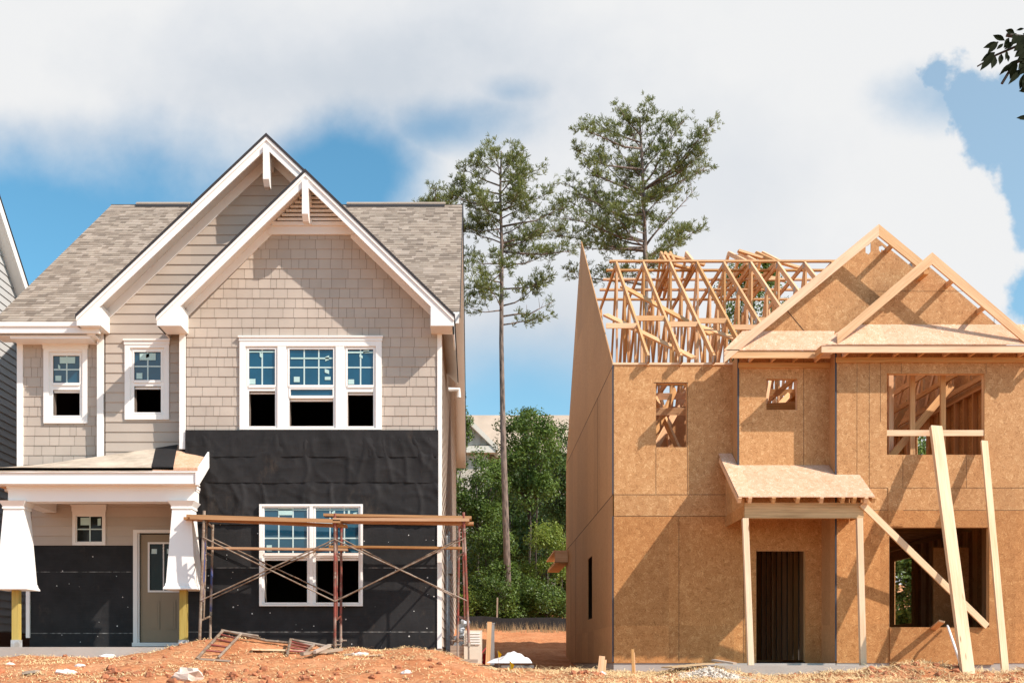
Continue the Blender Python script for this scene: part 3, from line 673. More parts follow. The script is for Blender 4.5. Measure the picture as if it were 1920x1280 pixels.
# --- sheathing
w = MB(); side = [(20.0,-.02),(YB,-.02),(YB,5.55),(25.9,10.2),(20.0,5.56)]
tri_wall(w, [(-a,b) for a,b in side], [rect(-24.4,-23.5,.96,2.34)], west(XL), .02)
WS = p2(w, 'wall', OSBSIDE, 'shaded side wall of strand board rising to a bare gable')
j = MB()
for z in (5.54, 3.13): j.box(XL-.003,XL+.002,20.0,YB-.3,z-.007,z+.007)
for (a,b,c_) in ((22.44,3.13,5.54),(27.3,0,3.13),(28.6,.6,2.6)): j.box(XL-.003,XL+.002,a-.006,a+.006,b,c_)
p2(j, 'panel_joint', JOINT, parent=WS)
w = MB()
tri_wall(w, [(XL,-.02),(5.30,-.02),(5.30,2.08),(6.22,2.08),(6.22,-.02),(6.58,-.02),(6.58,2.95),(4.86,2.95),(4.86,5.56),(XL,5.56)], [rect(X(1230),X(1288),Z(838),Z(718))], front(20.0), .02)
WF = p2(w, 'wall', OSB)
j = MB(); q = lambda x0,x1,z0,z1,Y: j.box(x0+(.0015 if x1-x0 < .02 else 0),x1-(.0015 if x1-x0 < .02 else 0),Y-.0025,Y+.002,z0+(.002 if z1-z0 < .02 else 0),z1-(.002 if z1-z0 < .02 else 0))
q(XL,4.85,3.125,3.137,20); q(XL,4.85,2.725,2.737,20); q(X(1230)-.005,X(1230)+.004,3.14,Z(838),20); q(X(1289)-.004,X(1289)+.005,3.14,Z(718),20); q(X(1273)-.005,X(1273)+.004,.0,2.725,20); q(X(1394)-.005,X(1394)+.004,.0,2.5,20)
q(X(1226),X(1290),Z(718),Z(716.5),20)
p2(j, 'panel_joint', JOINT, parent=WF)
w = MB(); tri_wall(w, rect(4.85,6.63,2.6,5.62), [rect(X(1437,RMB),X(1495,RMB),Z(768,RMB),Z(710,RMB))], front(YM), .02); WM = p2(w, 'wall', OSB)
j = MB(); q(X(1507,RMB)-.005,X(1507,RMB)+.004,3.4,5.6,YM); p2(j, 'panel_joint', JOINT, parent=WM)
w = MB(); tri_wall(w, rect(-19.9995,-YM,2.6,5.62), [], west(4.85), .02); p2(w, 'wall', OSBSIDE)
holes = [rect(X(1663,RR),X(1846,RR),Z(852,RR),Z(700,RR)), rect(X(1668,RR),X(1855,RR),Z(1175,RR),Z(988,RR))]
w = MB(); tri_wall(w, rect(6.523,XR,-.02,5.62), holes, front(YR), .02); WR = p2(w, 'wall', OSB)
j = MB()
for xx, a, b in ((1607,665,1000),(1630,665,915),(1651,665,790),(1693,855,985),(1812,855,915),(1668,985,1240),(1690,665,700),(1849,665,700)):
    q(X(xx,RR)-.004,X(xx,RR)+.003,Z(b,RR),Z(a,RR),YR)
q(6.55,XR,Z(914,RR)-.006,Z(914,RR)+.004,YR); q(6.55,XR,Z(956,RR)-.005,Z(956,RR)+.004,YR)
p2(j, 'panel_joint', JOINT, parent=WR)
w = MB(); w.box(X(1668,RR),X(1862,RR),YR-.022,YR-.003,Z(1245,RR),Z(1177,RR)); p2(w, 'wall_panel', OSB); w = MB(); w.box(X(1665,RR),X(1693,RR),YR-.012,YR-.003,Z(986,RR),Z(914,RR)); p2(w, 'wall_panel', OSB)
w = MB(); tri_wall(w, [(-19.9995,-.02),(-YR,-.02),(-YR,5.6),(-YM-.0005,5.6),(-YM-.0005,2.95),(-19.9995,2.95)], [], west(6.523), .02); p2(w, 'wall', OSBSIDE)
w = MB(); tri_wall(w, [(YR,-.02),(YB,-.02),(YB,5.55),(28.0,7.3),(22.2,7.3),(YR,5.0)], [rect(24.8,25.8,.9,2.43), rect(24.0,24.5,3.7,5.16)], east(XR), .02); p2(w, 'wall', OSB)  # unseen gable top cut low, shaped to let sun onto the trusses
w = MB(); tri_wall(w, rect(XL+.021,XR-.021,-.02,5.5), [rect(4,5.2,.9,2.3)], front(YB), .02); p2(w, 'wall', OSB)
c = MB()
for xx, yy, a, b in ((XL,19.99,3.14,5.55),(XL,19.99,0,2.72),(4.85,YM-.006,2.62,5.6),(6.523,YR-.006,.02,5.6)): c.box(xx-.012,xx+.012,yy-.004,yy+.012,a,b)
p2(c, 'corner_flashing', FLASH)
# --- gable walls
hs = lambda pts: [(X(a+3,RMB),Z(b+6,RMB)) for a,b in pts]
w = MB(); tri_wall(w, [(4.98,5.7),(8.1,5.7),(8.1,zA(8.1)),(FR['ax'],zA(FR['ax'])),(4.98,zA(4.98))],
    [hs([(1620,456),(1626,453),(1630,449),(1630,465),(1626,471),(1620,468)]), hs([(1645,456),(1652,454),(1657,459),(1655,464),(1650,462),(1649,468),(1645,463)])], front(YM), .02); GA = p2(w, 'gable_wall', OSB)
j = MB(); j.beam((X(1473,RMB),YM-.001,Z(579,RMB)),(X(1509,RMB),YM-.001,Z(622,RMB)),.004,.012); p2(j, 'panel_joint', JOINT, parent=GA)
w = MB(); tri_wall(w, [(6.6,5.7),(9.6,5.7),(9.6,zB(9.6)),(FB['ax'],zB(FB['ax'])),(6.6,zB(6.6))], [], front(YR), .02); GB = p2(w, 'gable_wall', OSB)
j = MB(); q(7.15,8.93,Z(546,RR)-.004,Z(546,RR)+.004,YR); q(X(1618,RR)-.003,X(1618,RR)+.003,6,Z(600,RR),YR); q(X(1864,RR)-.004,X(1864,RR)+.004,5.9,Z(585,RR),YR); p2(j, 'panel_joint', JOINT, parent=GB)
def rake(g, xl, xr_):
    for x1 in (xl, xr_):
        m = MB(); s = g['s']; a = (g['ax'], g['az']); e = (x1, g['az']-s*abs(x1-g['ax']))
        m.prism([a, e, (e[0], e[1]-.19), (a[0], a[1]-.21)] if x1 < a[0] else [a, (a[0], a[1]-.21), (e[0], e[1]-.19), e], g['yf'], g['yf']+.038)
        d = (e[0]-a[0], e[1]-a[1]); ln = sqrt(d[0]**2+d[1]**2)
        for k in range(len(m.f)):
            m.uv[k] = [((m.v[i][0]-a[0])*d[0]/ln+(m.v[i][2]-a[1])*d[1]/ln, (m.v[i][0]-a[0])*d[1]/ln-(m.v[i][2]-a[1])*d[0]/ln+m.v[i][1]+x1) for i in m.f[k]]
        p2(m, 'rake_board', LUMBRAKE)
def lookout(g, x, w=.04, h=.09, drop=.0):
    m = MB(); z = g['az']-g['s']*abs(x-g['ax'])-.10-drop; m.beam((x,g['yf']+.038,z),(x,g['yw']+.35,z),w,h); p2(m, 'lookout', LUMB)
rake(FR, 4.512, 8.17); rake(FB, 6.428, 10.05)
for x in (7.58, 5.35, 6.3): lookout(FR, x)
for x in (8.52, 9.08, 7.45, 6.75): lookout(FB, x)
lookout(FB, 8.02, .09, .19, .1)
# --- skirt roofs between the storeys of the gables
def skirt(xf0, xf1, xb0, xb1, yf, zf, yb, zb, tails):
    m = MB(); t = .016
    top = [(xf0,yf,zf),(xf1,yf,zf),(xb1,yb,zb),(xb0,yb,zb)]; bot = [(x,y,z-t) for x,y,z in top]
    m.poly(top+bot, [(0,1,2,3),(7,6,5,4),(0,4,5,1),(1,5,6,2),(2,6,7,3),(3,7,4,0)]); p2(m, 'skirt_roof', OSBLIGHT)
    m = MB(); m.beam((xf0+.01,yf+.035,zf-.085),(xf1,yf+.035,zf-.085),.038,.125); p2(m, 'fascia_board', LUMBRAKE)
    for x in tails:
        m = MB(); m.beam((x,yf+.055,zf-.09),(x,yb-.003,zf-.09),.04,.10); p2(m, 'rafter_tail', LUMB)
skirt(4.512, 6.43, 4.93, 6.62, 19.20, 5.615, YM-.004, 6.06, [4.6,5.05,5.45,5.85,6.25])
skirt(6.145, 10.3, 6.75, 10.3, 18.85, 5.612, YR-.004, 6.07, [6.2+.45*i for i in range(10)])
m = MB(); m.beam((6.165,18.89,5.527),(6.165,19.19,5.527),.04,.125); p2(m, 'fascia_board', LUMB)
m = MB(); m.box(4.85,6.6,YM-.05,YM-.003,5.38,5.47); m.box(6.52,XR,YR-.05,YR-.003,5.38,5.47); p2(m, 'soffit_nailer', LUMB)
# --- roof trusses
def truss(x, k):
    m = MB(); c = lambda a, b, w=.038, h=.10: m.beam((x,)+a, (x,)+b, w, h)
    F, A_, B_, R_ = (19.9,5.66), (24.34,9.06), (27.4,9.06), (30.2,5.66)
    c(F, A_, .042, .12); c(A_, B_); c(B_, R_, .042, .12); c((19.95,5.59),(30.2,5.59)); 
    at = lambda t: (F[0]+(A_[0]-F[0])*t, F[1]+(A_[1]-F[1])*t)
    rt = lambda t: (R_[0]+(B_[0]-R_[0])*t, R_[1]+(B_[1]-R_[1])*t)
    for t in (.18, .36, .54, .70, .985): p_ = at(t); c((p_[0],5.63),(p_[0],p_[1]-.05),.04,.09)
    for t in (.45, .97): p_ = rt(t); c((p_[0],5.63),(p_[0],p_[1]-.05),.04,.09)
    c(at(.36),(22.9,5.63)); c(at(.70),(24.2,5.63)); c(at(.99),(25.9,5.63)); c(at(.54),(23.6,5.63)); c((25.9,5.63),(27.3,9.0)); c(rt(.45),(27.6,5.63))
    c((20.0,5.6),(20.0,5.78),.04,.16)
    for (y, z) in (A_, B_, F, R_, (25.9,5.62), at(.36), at(.70), rt(.45)):
        for sx in (-.0225,.0225): m.box(x+sx-.0012, x+sx+.0012, y-.075, y+.075, z-.085, z+.035, 1)
    return p2(m, 'roof_truss', [LUMB, GALV])
xs_tr = [3.26+.613*i for i in range(12)]
for i, x in enumerate(xs_tr): truss(x, i)
def chord(t): return (19.9+4.44*t, 5.66+3.40*t)
for i in range(-1, 8):
    t = (.285,.36,.30,.335,.27,.345,.30,.36,.33)[i+1]; y, z = chord(t); x0 = XL+.02 if i < 0 else xs_tr[i]+.025
    m = MB(); m.beam((x0,y,z+.03),(xs_tr[i+1]-.025,y,z+.03),.04,.10); p2(m, 'blocking', LUMB)
for r_ in (1.217, 1.245, 1.275, 1.31, 1.345):
    m = MB(); m.beam((3.1,20*r_+.02,9.135),(8.7,20*r_+.02,9.135),.09,.04); p2(m, 'lateral_strip', LUMB)
for (x0, t0, x1, t1) in ((3.3,.82,4.75,.30),(2.75,.50,4.2,.08),(4.5,.40,6.1,.06),(3.9,.70,3.95,.69)):
    a, b_ = chord(t0), chord(t1); m = MB()
    if t0 < .7 or x1 > 4: m.beam((x0,a[0]+.1,a[1]-.14),(x1,b_[0]+.1,b_[1]-.14),.13,.04,(0,-.6,.8)); p2(m, 'diagonal_brace', LUMB)
def cap(x, y0, z0, sz, lean):
    m = MB(); a = (x, y0, z0); b_ = (x+lean, y0+sz*.95, z0+.60*sz/1.4+.12); c_ = (x+lean*1.4, y0+1.8*sz, z0+.05)
    m.beam(a, b_, .05, .10); m.beam(b_, c_, .05, .10); m.beam(a, c_, .05, .09); p2(m, 'cap_truss', LUMB)
for x, l in ((4.42,.12),(4.52,.12),(4.62,.14),(5.05,.1),(6.28,-.1),(6.5,-.05),(6.95,-.1),(7.05,-.05)): cap(x, 24.5, 9.16, 1.4, l)
for (x0, x1, y, z) in ((4.5,5.5,25.3,9.66),(4.3,5.3,25.0,9.4),(6.25,7.1,25.2,9.70),(6.9,7.8,25.4,9.62),(6.3,7.6,25.9,9.5)):
    m = MB(); m.beam((x0,y,z),(x1,y+.1,z-.22),.12,.05); p2(m, 'loose_board', LUMB)
# --- storey framing inside
m = MB(); m.box(XL+.03,XR-.03,20.03,YB-.03,2.98,3.05); m.box(4.87,6.6,YM+.03,20.03,2.98,3.05); m.box(6.56,XR-.03,YR+.03,20.03,2.98,3.05); p2(m, 'floor_deck', OSBSIDE)
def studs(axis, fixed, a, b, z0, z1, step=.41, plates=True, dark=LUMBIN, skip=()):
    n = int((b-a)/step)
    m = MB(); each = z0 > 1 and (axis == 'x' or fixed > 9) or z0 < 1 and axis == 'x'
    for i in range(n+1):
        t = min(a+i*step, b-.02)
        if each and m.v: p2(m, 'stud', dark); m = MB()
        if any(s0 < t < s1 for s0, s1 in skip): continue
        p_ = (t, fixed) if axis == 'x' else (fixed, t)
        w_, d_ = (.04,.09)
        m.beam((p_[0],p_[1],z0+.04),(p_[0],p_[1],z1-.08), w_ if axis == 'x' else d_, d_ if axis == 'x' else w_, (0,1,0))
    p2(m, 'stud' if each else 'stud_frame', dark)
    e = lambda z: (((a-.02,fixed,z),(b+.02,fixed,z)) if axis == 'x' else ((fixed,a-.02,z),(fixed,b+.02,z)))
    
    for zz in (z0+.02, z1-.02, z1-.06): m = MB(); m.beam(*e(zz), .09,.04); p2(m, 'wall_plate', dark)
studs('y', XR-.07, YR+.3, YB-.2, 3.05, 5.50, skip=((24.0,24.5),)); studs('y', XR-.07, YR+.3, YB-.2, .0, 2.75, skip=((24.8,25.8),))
studs('y', XL+.07, 20.2, YB-.2, 3.05, 5.50)
studs('x', 24.2, XL+.2, 9.2, 3.05, 5.5); studs('x', 27.6, XL+.2, XR-.2, 3.05, 5.5); studs('y', 6.6, 20.4, 27.4, 3.05, 5.5); studs('x', 22.0, 3.2, 5.0, 3.05, 5.5)
studs('x', 23.2, XL+.2, 8.2, 0, 2.75); studs('y', 6.75, 20.3, 27, 0, 2.75); studs('x', 20.06, XL+.1, 4.8, 3.05, 5.5, skip=((3.45,3.98),)); studs('y', 7.6, 23.4, 29, 3.05, 5.5)
for (xx, yy) in ((7.82,20.0),(8.12,19.75),(8.62,19.6)):
    m = MB(); m.beam((xx,yy,3.06),(xx,yy,5.5),.09,.06,(0,1,0)); p2(m, 'prop_post', LUMB)
for (a, b_) in (((7.5,20.5,3.5),(10.0,24.5,6.0)),((7.3,19.7,3.3),(9.0,20.1,5.2)),((3.0,20.6,3.2),(4.4,21.8,5.6)),((5.2,20.2,4.2),(6.4,21.6,5.4))):
    m = MB(); m.beam(a, b_, .13, .04, (0,1,0)); p2(m, 'diagonal_brace', LUMBIN)
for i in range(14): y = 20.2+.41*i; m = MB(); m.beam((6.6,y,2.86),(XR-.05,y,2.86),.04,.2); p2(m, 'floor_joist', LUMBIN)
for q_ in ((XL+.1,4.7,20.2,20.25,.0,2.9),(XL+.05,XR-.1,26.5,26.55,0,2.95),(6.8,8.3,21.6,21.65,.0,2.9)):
    m = MB(); m.box(*q_); p2(m, 'interior_partition', ROOMSHADE)  # dark sheets added to paint the unlit lower storey
m = MB(); m.box(3.0,4.7,23.0,23.04,3.06,5.5); p2(m, 'interior_partition', OSBSIDE)
for (a, b_) in (((3.1,20.7,4.85),(4.6,20.7,4.85)),((3.2,21.4,5.30),(4.6,21.4,5.34)),((3.3,20.5,4.0),(4.0,21.2,5.4)),((4.0,20.6,4.0),(3.5,21.6,5.7)),((5.0,20.6,4.9),(6.4,20.6,4.95)),((5.0,21.6,5.45),(6.5,21.6,5.45)),((5.5,20.4,4.4),(6.1,21.8,5.9)),((3.4,22,5.75),(4.5,22,5.75)),((3.4,23.5,6.3),(4.6,23.5,6.3)),((5.2,23,6.2),(6.6,23,6.2))):
    m = MB(); m.beam(a, b_, .05, .13, (0,-.3,1)); p2(m, 'bridging_board', LUMB)
m = MB(); m.box(9.05,9.75,21.0,21.03,.0,2.25); p2(m, 'leaning_sheet', OSB)
for (hx0,hx1,hz0,hz1,Y) in ((X(1663,RR),X(1846,RR),Z(852,RR),Z(700,RR),YR),(X(1668,RR),X(1855,RR),Z(1175,RR),Z(988,RR),YR),(X(1437,RMB),X(1495,RMB),Z(768,RMB),Z(710,RMB),YM),(X(1230),X(1288),Z(838),Z(718),20.0)):
    m = MB()
    m.beam((hx0-.02,Y+.07,hz0-.0),(hx0-.02,Y+.07,hz1),.04,.09,(0,1,0)); m.beam((hx1+.02,Y+.07,hz0),(hx1+.02,Y+.07,hz1),.04,.09,(0,1,0))
    m.beam((hx0-.04,Y+.07,hz0-.02),(hx1+.04,Y+.07,hz0-.02),.09,.04); m.beam((hx0-.04,Y+.07,hz1+.02),(hx1+.04,Y+.07,hz1+.02),.09,.04); p2(m, 'window_framing', LUMB)
m = MB(); m.beam((5.285,20.07,.0),(5.285,20.07,2.09),.03,.09,(0,1,0)); m.beam((6.235,20.07,0),(6.235,20.07,2.09),.03,.09,(0,1,0)); m.beam((5.27,20.07,2.10),(6.25,20.07,2.10),.09,.04); p2(m, 'door_framing', LUMB)
m = MB(); m.beam((7.44,YR+.03,Z(811.5,.962)),(9.20,YR+.03,Z(811.5,.962)),.04,.105); p2(m, 'guard_rail', LUMBPALE)
m = MB(); m.box(XL-.003,4.85,19.98,20.07,5.56,5.60); p2(m, 'wall_plate', LUMBPALE)
# --- entrance hood
m = MB(); yf, zf, yt, zt = 18.47, 2.865, 20.0, 3.905
zh = lambda y: zf+(y-yf)*(zt-zf)/(yt-yf)
x0, x1 = 4.59, 6.95
top = [(x0,yf,zf),(x1,yf,zf),(x1,YR-.004,zh(YR-.004)),(6.515,YR-.004,zh(YR-.004)),(6.515,YM-.004,zh(YM-.004)),(4.84,YM-.004,zh(YM-.004)),(4.84,19.996,zh(19.996)),(x0,19.996,zh(19.996))]
n = len(top); bot = [(a,b,c_-.018) for a,b,c_ in top]
m.poly(top+bot, [tuple(range(n)), tuple(range(2*n-1,n-1,-1))]+[(i,n+i,n+(i+1)%n,(i+1)%n) for i in range(n)]); p2(m, 'hood_roof', OSBLIGHT)
for x in (x0+.02, 4.79, 5.2, 5.62, 6.03, 6.40, 6.60, 6.80, x1-.02):
    m = MB(); y1 = 19.18 if x > 6.52 else (19.5 if x > 4.85 else 19.9)
    h_ = .10 if x not in (x0+.02, x1-.02) else .09
    m.beam((x,yf+.01,zf-.075),(x,y1,zh(y1)-.075),.06,h_); p2(m, 'hood_rafter', LUMB)
m = MB(); m.beam((4.745,18.72,2.65),(6.83,18.72,2.65),.09,.27); p2(m, 'porch_beam', lumber('stained_beam_lumber', (.60,.40,.19), (.36,.22,.09)))
for xx in (4.755, 6.80):
    m = MB(); w_ = [(18.68,2.53),(20.0 if xx < 5 else 19.2,2.53),(20.0 if xx < 5 else 19.2,zh(20.0 if xx < 5 else 19.2)-.08),(18.68,zh(18.68)-.08)]; m.prism(w_, xx-.03, xx-.012, 0, 'x'); p2(m, 'hood_cheek', OSB)
m = MB(); m.beam((4.76,18.7,2.51),(4.82,18.55,-.06),.10,.09,(0,1,0)); p2(m, 'porch_post', LUMBPALE)
m = MB(); m.beam((6.76,18.7,2.51),(6.79,18.6,-.06),.10,.09,(0,1,0)); p2(m, 'porch_post', LUMBPALE)
m = MB(); m.box(4.12,7.0,18.15,19.99,-.35,-.06); m.box(4.2,6.515,19.2,20.3,-.1,-.025); p2(m, 'porch_slab', CONC)
m = MB(); m.box(XL+.02,XR,20.02,YB-.02,-.9,-.022); m.box(6.54,XR,YR+.012,20.02,-.9,-.022); p2(m, 'foundation', CONC)
m = MB(); m.beam((2.42,29.5,3.06),(2.42,32.5,3.06),.40,.04); m.beam((2.24,29.45,2.9),(2.6,29.45,2.9),.04,.3); m.box(2.26,2.6,29.5,32.5,2.72,2.80); p2(m, 'rear_porch_roof', LUMB)
# --- braces and loose pieces against the house
def bar(name, a, b, w, h, mat, label, cat, group=None, up=(0,-1,0)):
    m = MB(); m.beam(a, b, w, h, up); return tag(m.build(name, mat), label, cat, group)
bar('timber_brace', (X(1818,.855),17.1,-.42), (X(1757,.952),19.10,4.20), .20, .09, LUMBPALE, 'thickest pale timber brace leaning on the upper window rail of the strand board house', 'brace')
bar('timber_brace', (X(1887,.88),17.6,-.40), (X(1844,.957),19.12,3.95), .115, .05, LUMBPALE, 'slim pale timber prop standing at the far right end of the upper window', 'brace')
bar('timber_brace', (6.78,18.64,2.76), (9.22,19.16,.64), .115, .04, LUMBPALE, 'diagonal board running from the hood beam down across the lower window', 'brace', up=(0,-1,.1))
bar('notched_board', (X(1738,.98),19.6,Z(1188,.98)), (X(1766,.935),18.70,Z(1164,.935)), .10, .035, LUMB, 'short board sticking out over the sill of the lower window', 'board', up=(.3,0,1))
m = MB(); m.tube([(X(1783,.95),19.15,Z(1172,.95)),(X(1785,.94),18.95,Z(1176,.945)),(X(1793,.93),18.7,Z(1205,.93)),(X(1799,.93),18.6,Z(1240,.93)),(X(1800,.93),18.6,-.35)], .022, 8)
PV = m.build('plastic_pipe', WHITE, None, True); tag(PV, 'thin white plastic pipe curving up from the ground beside the thick brace', 'pipe')
m = MB(); m.tube([(X(1800,.93),18.6,-.36),(X(1800,.93),18.6,-.03)], .035, 8); m.build('pipe_collar', BLACKFELT, PV)
# ================================================================== ground
def sst(a, b, x):
    t = max(0.0, min(1.0, (x-a)/(b-a))); return t*t*(3-2*t)
def ground(x, y):
    left = 1 - sst(-.9, .7, x); right = sst(1.6, 2.6, x)
    pad = .20*left + (-.14)*(1-left)*(1-right) + (-.20)*right
    # back of the lot climbs towards the trees
    back = sst(25, 42, y)
    h = pad*(1-back) + back*1.5
    h += sst(42, 75, y)*3.8 + sst(75, 220, y)*4
    slope = .135*left + .05*(1-left)*(1-right) + .048*right
    if y < 18.8:
        d = 18.8-y; h -= slope*min(d, 9) + .05*max(0, min(d-3, 7))*(right+.3)
    h -= .12*sst(-5.0,-6.3,x)*sst(16.5,18.3,y)
    h += .24*math.exp(-((x+4.15)/1.15)**2-((y-18.75)/.75)**2) - .03*math.exp(-((x+1.7)/1.0)**2-((y-18.6)/.6)**2)
    h += .20*math.exp(-((x-7.3)/.9)**2-((y-17.6)/.5)**2) + .26*math.exp(-((x-9.7)/.9)**2-((y-17.4)/.6)**2) + .13*math.exp(-((x-3.7)/.7)**2-((y-17.8)/.45)**2)
    h -= .16*math.exp(-((x-.7)/.9)**2-((y-19.4)/.8)**2)
    f = sst(60, 20, y)
    n = noise.noise(Vector((x*.7,y*.7,1)))*.07 + noise.noise(Vector((x*2.1,y*2.1,4)))*.05 + noise.noise(Vector((x*6,y*6,9)))*.022 + noise.noise(Vector((x*15,y*15,2)))*.008
    return max(h, -1.75) + n*(f*.9+.1)*(1 if y > 14 else .6)
def gm():
    m, nt, b = newmat('red_clay_and_straw')
    t = N(nt, 'ShaderNodeTexCoord'); co = t.outputs['Object']
    n1 = N(nt, 'ShaderNodeTexNoise', Scale=.9, Detail=8.0, Roughness=.65); L(nt, co, n1.inputs['Vector'])
    n2 = N(nt, 'ShaderNodeTexNoise', Scale=9.0, Detail=8.0, Roughness=.75); L(nt, co, n2.inputs['Vector'])
    c = ramp(nt, n1.outputs['Fac'], [(.3, (.40,.135,.05)), (.5, (.55,.225,.10)), (.7, (.62,.31,.16))])
    c = mix(nt, ramp(nt, n2.outputs['Fac'], [(.35, (.55,)*3), (.6, (0,0,0))]), c, (.24,.08,.035))
    mp = N(nt, 'ShaderNodeMapping'); mp.inputs['Scale'].default_value = (7,22,7); mp.inputs['Rotation'].default_value = (0,0,.5); L(nt, co, mp.inputs['Vector'])
    st = N(nt, 'ShaderNodeTexNoise', Scale=2.2, Detail=5.0, Roughness=.7, Distortion=1.5); L(nt, mp.outputs[0], st.inputs['Vector'])
    n3 = N(nt, 'ShaderNodeTexNoise', Scale=.5, Detail=3.0); L(nt, co, n3.inputs['Vector'])
    f = math_(nt, 'MULTIPLY', ramp(nt, st.outputs['Fac'], [(.52, (0,0,0)), (.62, (.9,)*3)]), ramp(nt, n3.outputs['Fac'], [(.38, (.15,)*3), (.6, (1,1,1))]))
    c = mix(nt, f, c, (.66,.43,.22))
    L(nt, c, b.inputs['Base Color']); b.inputs['Roughness'].default_value = .95; b.inputs['Specular IOR Level'].default_value = .1
    bump(nt, b, math_(nt, 'ADD', n2.outputs['Fac'], math_(nt, 'MULTIPLY', st.outputs['Fac'], .5)), .7, .04); return m
CLAY = gm()
g = MB()
def axis(segs):
    out = []
    for a, b_, st in segs:
        k = int(round((b_-a)/st)); out += [a+(b_-a)*i/k for i in range(k)]
    return out+[segs[-1][1]]
gx = axis([(-160,-40,12),(-40,-14,2),(-14,-9.5,.4),(-9.5,11.5,.075),(11.5,16,.4),(16,40,2),(40,160,12)])
gy = axis([(-40,4,4),(4,14,.5),(14,20.4,.06),(20.4,30,.3),(30,46,.6),(46,90,3),(90,260,12)])
for y in gy:
    for x in gx: g.v.append((x, y, ground(x, y)))
nxg = len(gx)
for j in range(len(gy)-1):
    for i in range(nxg-1): g.f.append((j*nxg+i, j*nxg+i+1, (j+1)*nxg+i+1, (j+1)*nxg+i)); g.m.append(0); g.uv.append(None)
G = g.build('ground', CLAY, None, True, (0,0,0)); tag(G, kind='structure')
def on(px, r, dz=0.0):
    x, y = X(px, r), 20*r; return Vector((x, y, ground(x, y)+dz))
# straw lying on the clay
STRAW = paint('dry_straw', (.66,.47,.24), .8, .25)
rnd = random.Random(5); m = MB()
def straw_bit(x, y, big=1.0, up=.25):
    z = ground(x, y); a = rnd.uniform(0, pi); ln = rnd.uniform(.05,.17)*big; d = Vector((cos(a), sin(a), rnd.uniform(-.1,up))).normalized()
    s_ = Vector((-sin(a), cos(a), rnd.uniform(-.3,.3))).normalized()*rnd.uniform(.003,.006); p_ = Vector((x, y, z+rnd.uniform(.002,.02)))
    k = Vector((0,0,rnd.uniform(0,.03)))
    m.face([p_-s_, p_+s_, p_+d*ln*.5+s_+k, p_+d*ln*.5-s_+k]); m.face([p_+d*ln*.5-s_+k, p_+d*ln*.5+s_+k, p_+d*ln+s_*.6, p_+d*ln-s_*.6])
n = 0
while n < 21000:
    x = rnd.uniform(-9, 10.4); y = rnd.uniform(14.8, 19.6)
    dens = .35 + .65*sst(1.0, 3.5, x) if x > .5 else .22 + .6*sst(.05, .4, noise.noise(Vector((x*.8,y*.8,3))))
    if x > 1 and y > 18.2 and x > 4: continue
    if x > 7.5: dens *= .8
    if rnd.random() > dens: continue
    straw_bit(x, y, 1.2 if x > .5 else .9); n += 1
for _ in range(2600):                                     # thicker heaps by the framed house
    cx, cy, sx, sy = rnd.choice([(7.3,17.6,.8,.45),(3.4,17.9,1.0,.4),(5.6,17.3,1.5,.3),(9.6,17.2,.8,.4),(1.6,18.2,.8,.35)])
    straw_bit(rnd.gauss(cx, sx), rnd.gauss(cy, sy), 1.3, .6)
tag(m.build('straw', STRAW), 'loose dry straw scattered over the red clay', 'straw', kind='stuff')
def rock(m, c, s, seed, sq=.7, mi=0, n1=5, n2=7):
    rr = random.Random(seed); i0 = len(m.v); f = []
    for j in range(n1+1):
        th = pi*j/n1
        for k in range(n2):
            ph = 2*pi*k/n2; d = Vector((sin(th)*cos(ph), sin(th)*sin(ph), cos(th)*sq)); q = s*(1+.45*noise.noise(d*1.7+Vector((seed*1.3,0,0))))*rr.uniform(.88,1.1)
            m.v.append(tuple(Vector(c)+d*q))
    for j in range(n1):
        for k in range(n2): m.f.append((i0+j*n2+k, i0+(j+1)*n2+k, i0+(j+1)*n2+(k+1)%n2, i0+j*n2+(k+1)%n2)); m.m.append(mi); m.uv.append(None)
CLOD = paint('broken_clay', (.36,.135,.065), .95, .3, 0, .6)
m = MB()
for i in range(420):
    if i < 200: x = rnd.uniform(-9,10); y = rnd.uniform(14.9,19.2); s = rnd.uniform(.012,.05)
    elif i < 300: x = rnd.gauss(-4.4,2.2); y = rnd.gauss(15.6,.35); s = rnd.uniform(.02,.085)
    elif i < 360: x = rnd.gauss(9.4,.6); y = rnd.gauss(17.2,.4); s = rnd.uniform(.02,.08)
    elif i < 390: x = rnd.gauss(7.2,.6); y = rnd.gauss(17.3,.3); s = rnd.uniform(.02,.07)
    else: x = rnd.gauss(1.9,.2); y = rnd.gauss(17.2,.2); s = rnd.uniform(.02,.06)
    rock(m, (x, y, ground(x,y)+s*.2), s, i)
tag(m.build('clay_clods', CLOD), 'broken clods of red clay strewn over the ground', 'clods', kind='stuff')
GRAV = [paint('pale_gravel', c, .9, .2) for c in ((.64,.55,.45), (.50,.42,.34), (.74,.66,.56))]
m = MB()
for i in range(1100):
    a = rnd.gauss(0,.34); b_ = rnd.gauss(0,.22); x = X(1335,.86)+a; y = 17.1+b_; hh = .17*math.exp(-(a/.32)**2-(b_/.26)**2)
    rock(m, (x, y, ground(x,y)+hh*rnd.uniform(.6,1)), rnd.uniform(.012,.028), i, .8, rnd.randrange(3), 3, 5)
tag(m.build('gravel_heap', GRAV), 'small heap of pale gravel before the wooden hood', 'gravel', kind='stuff')
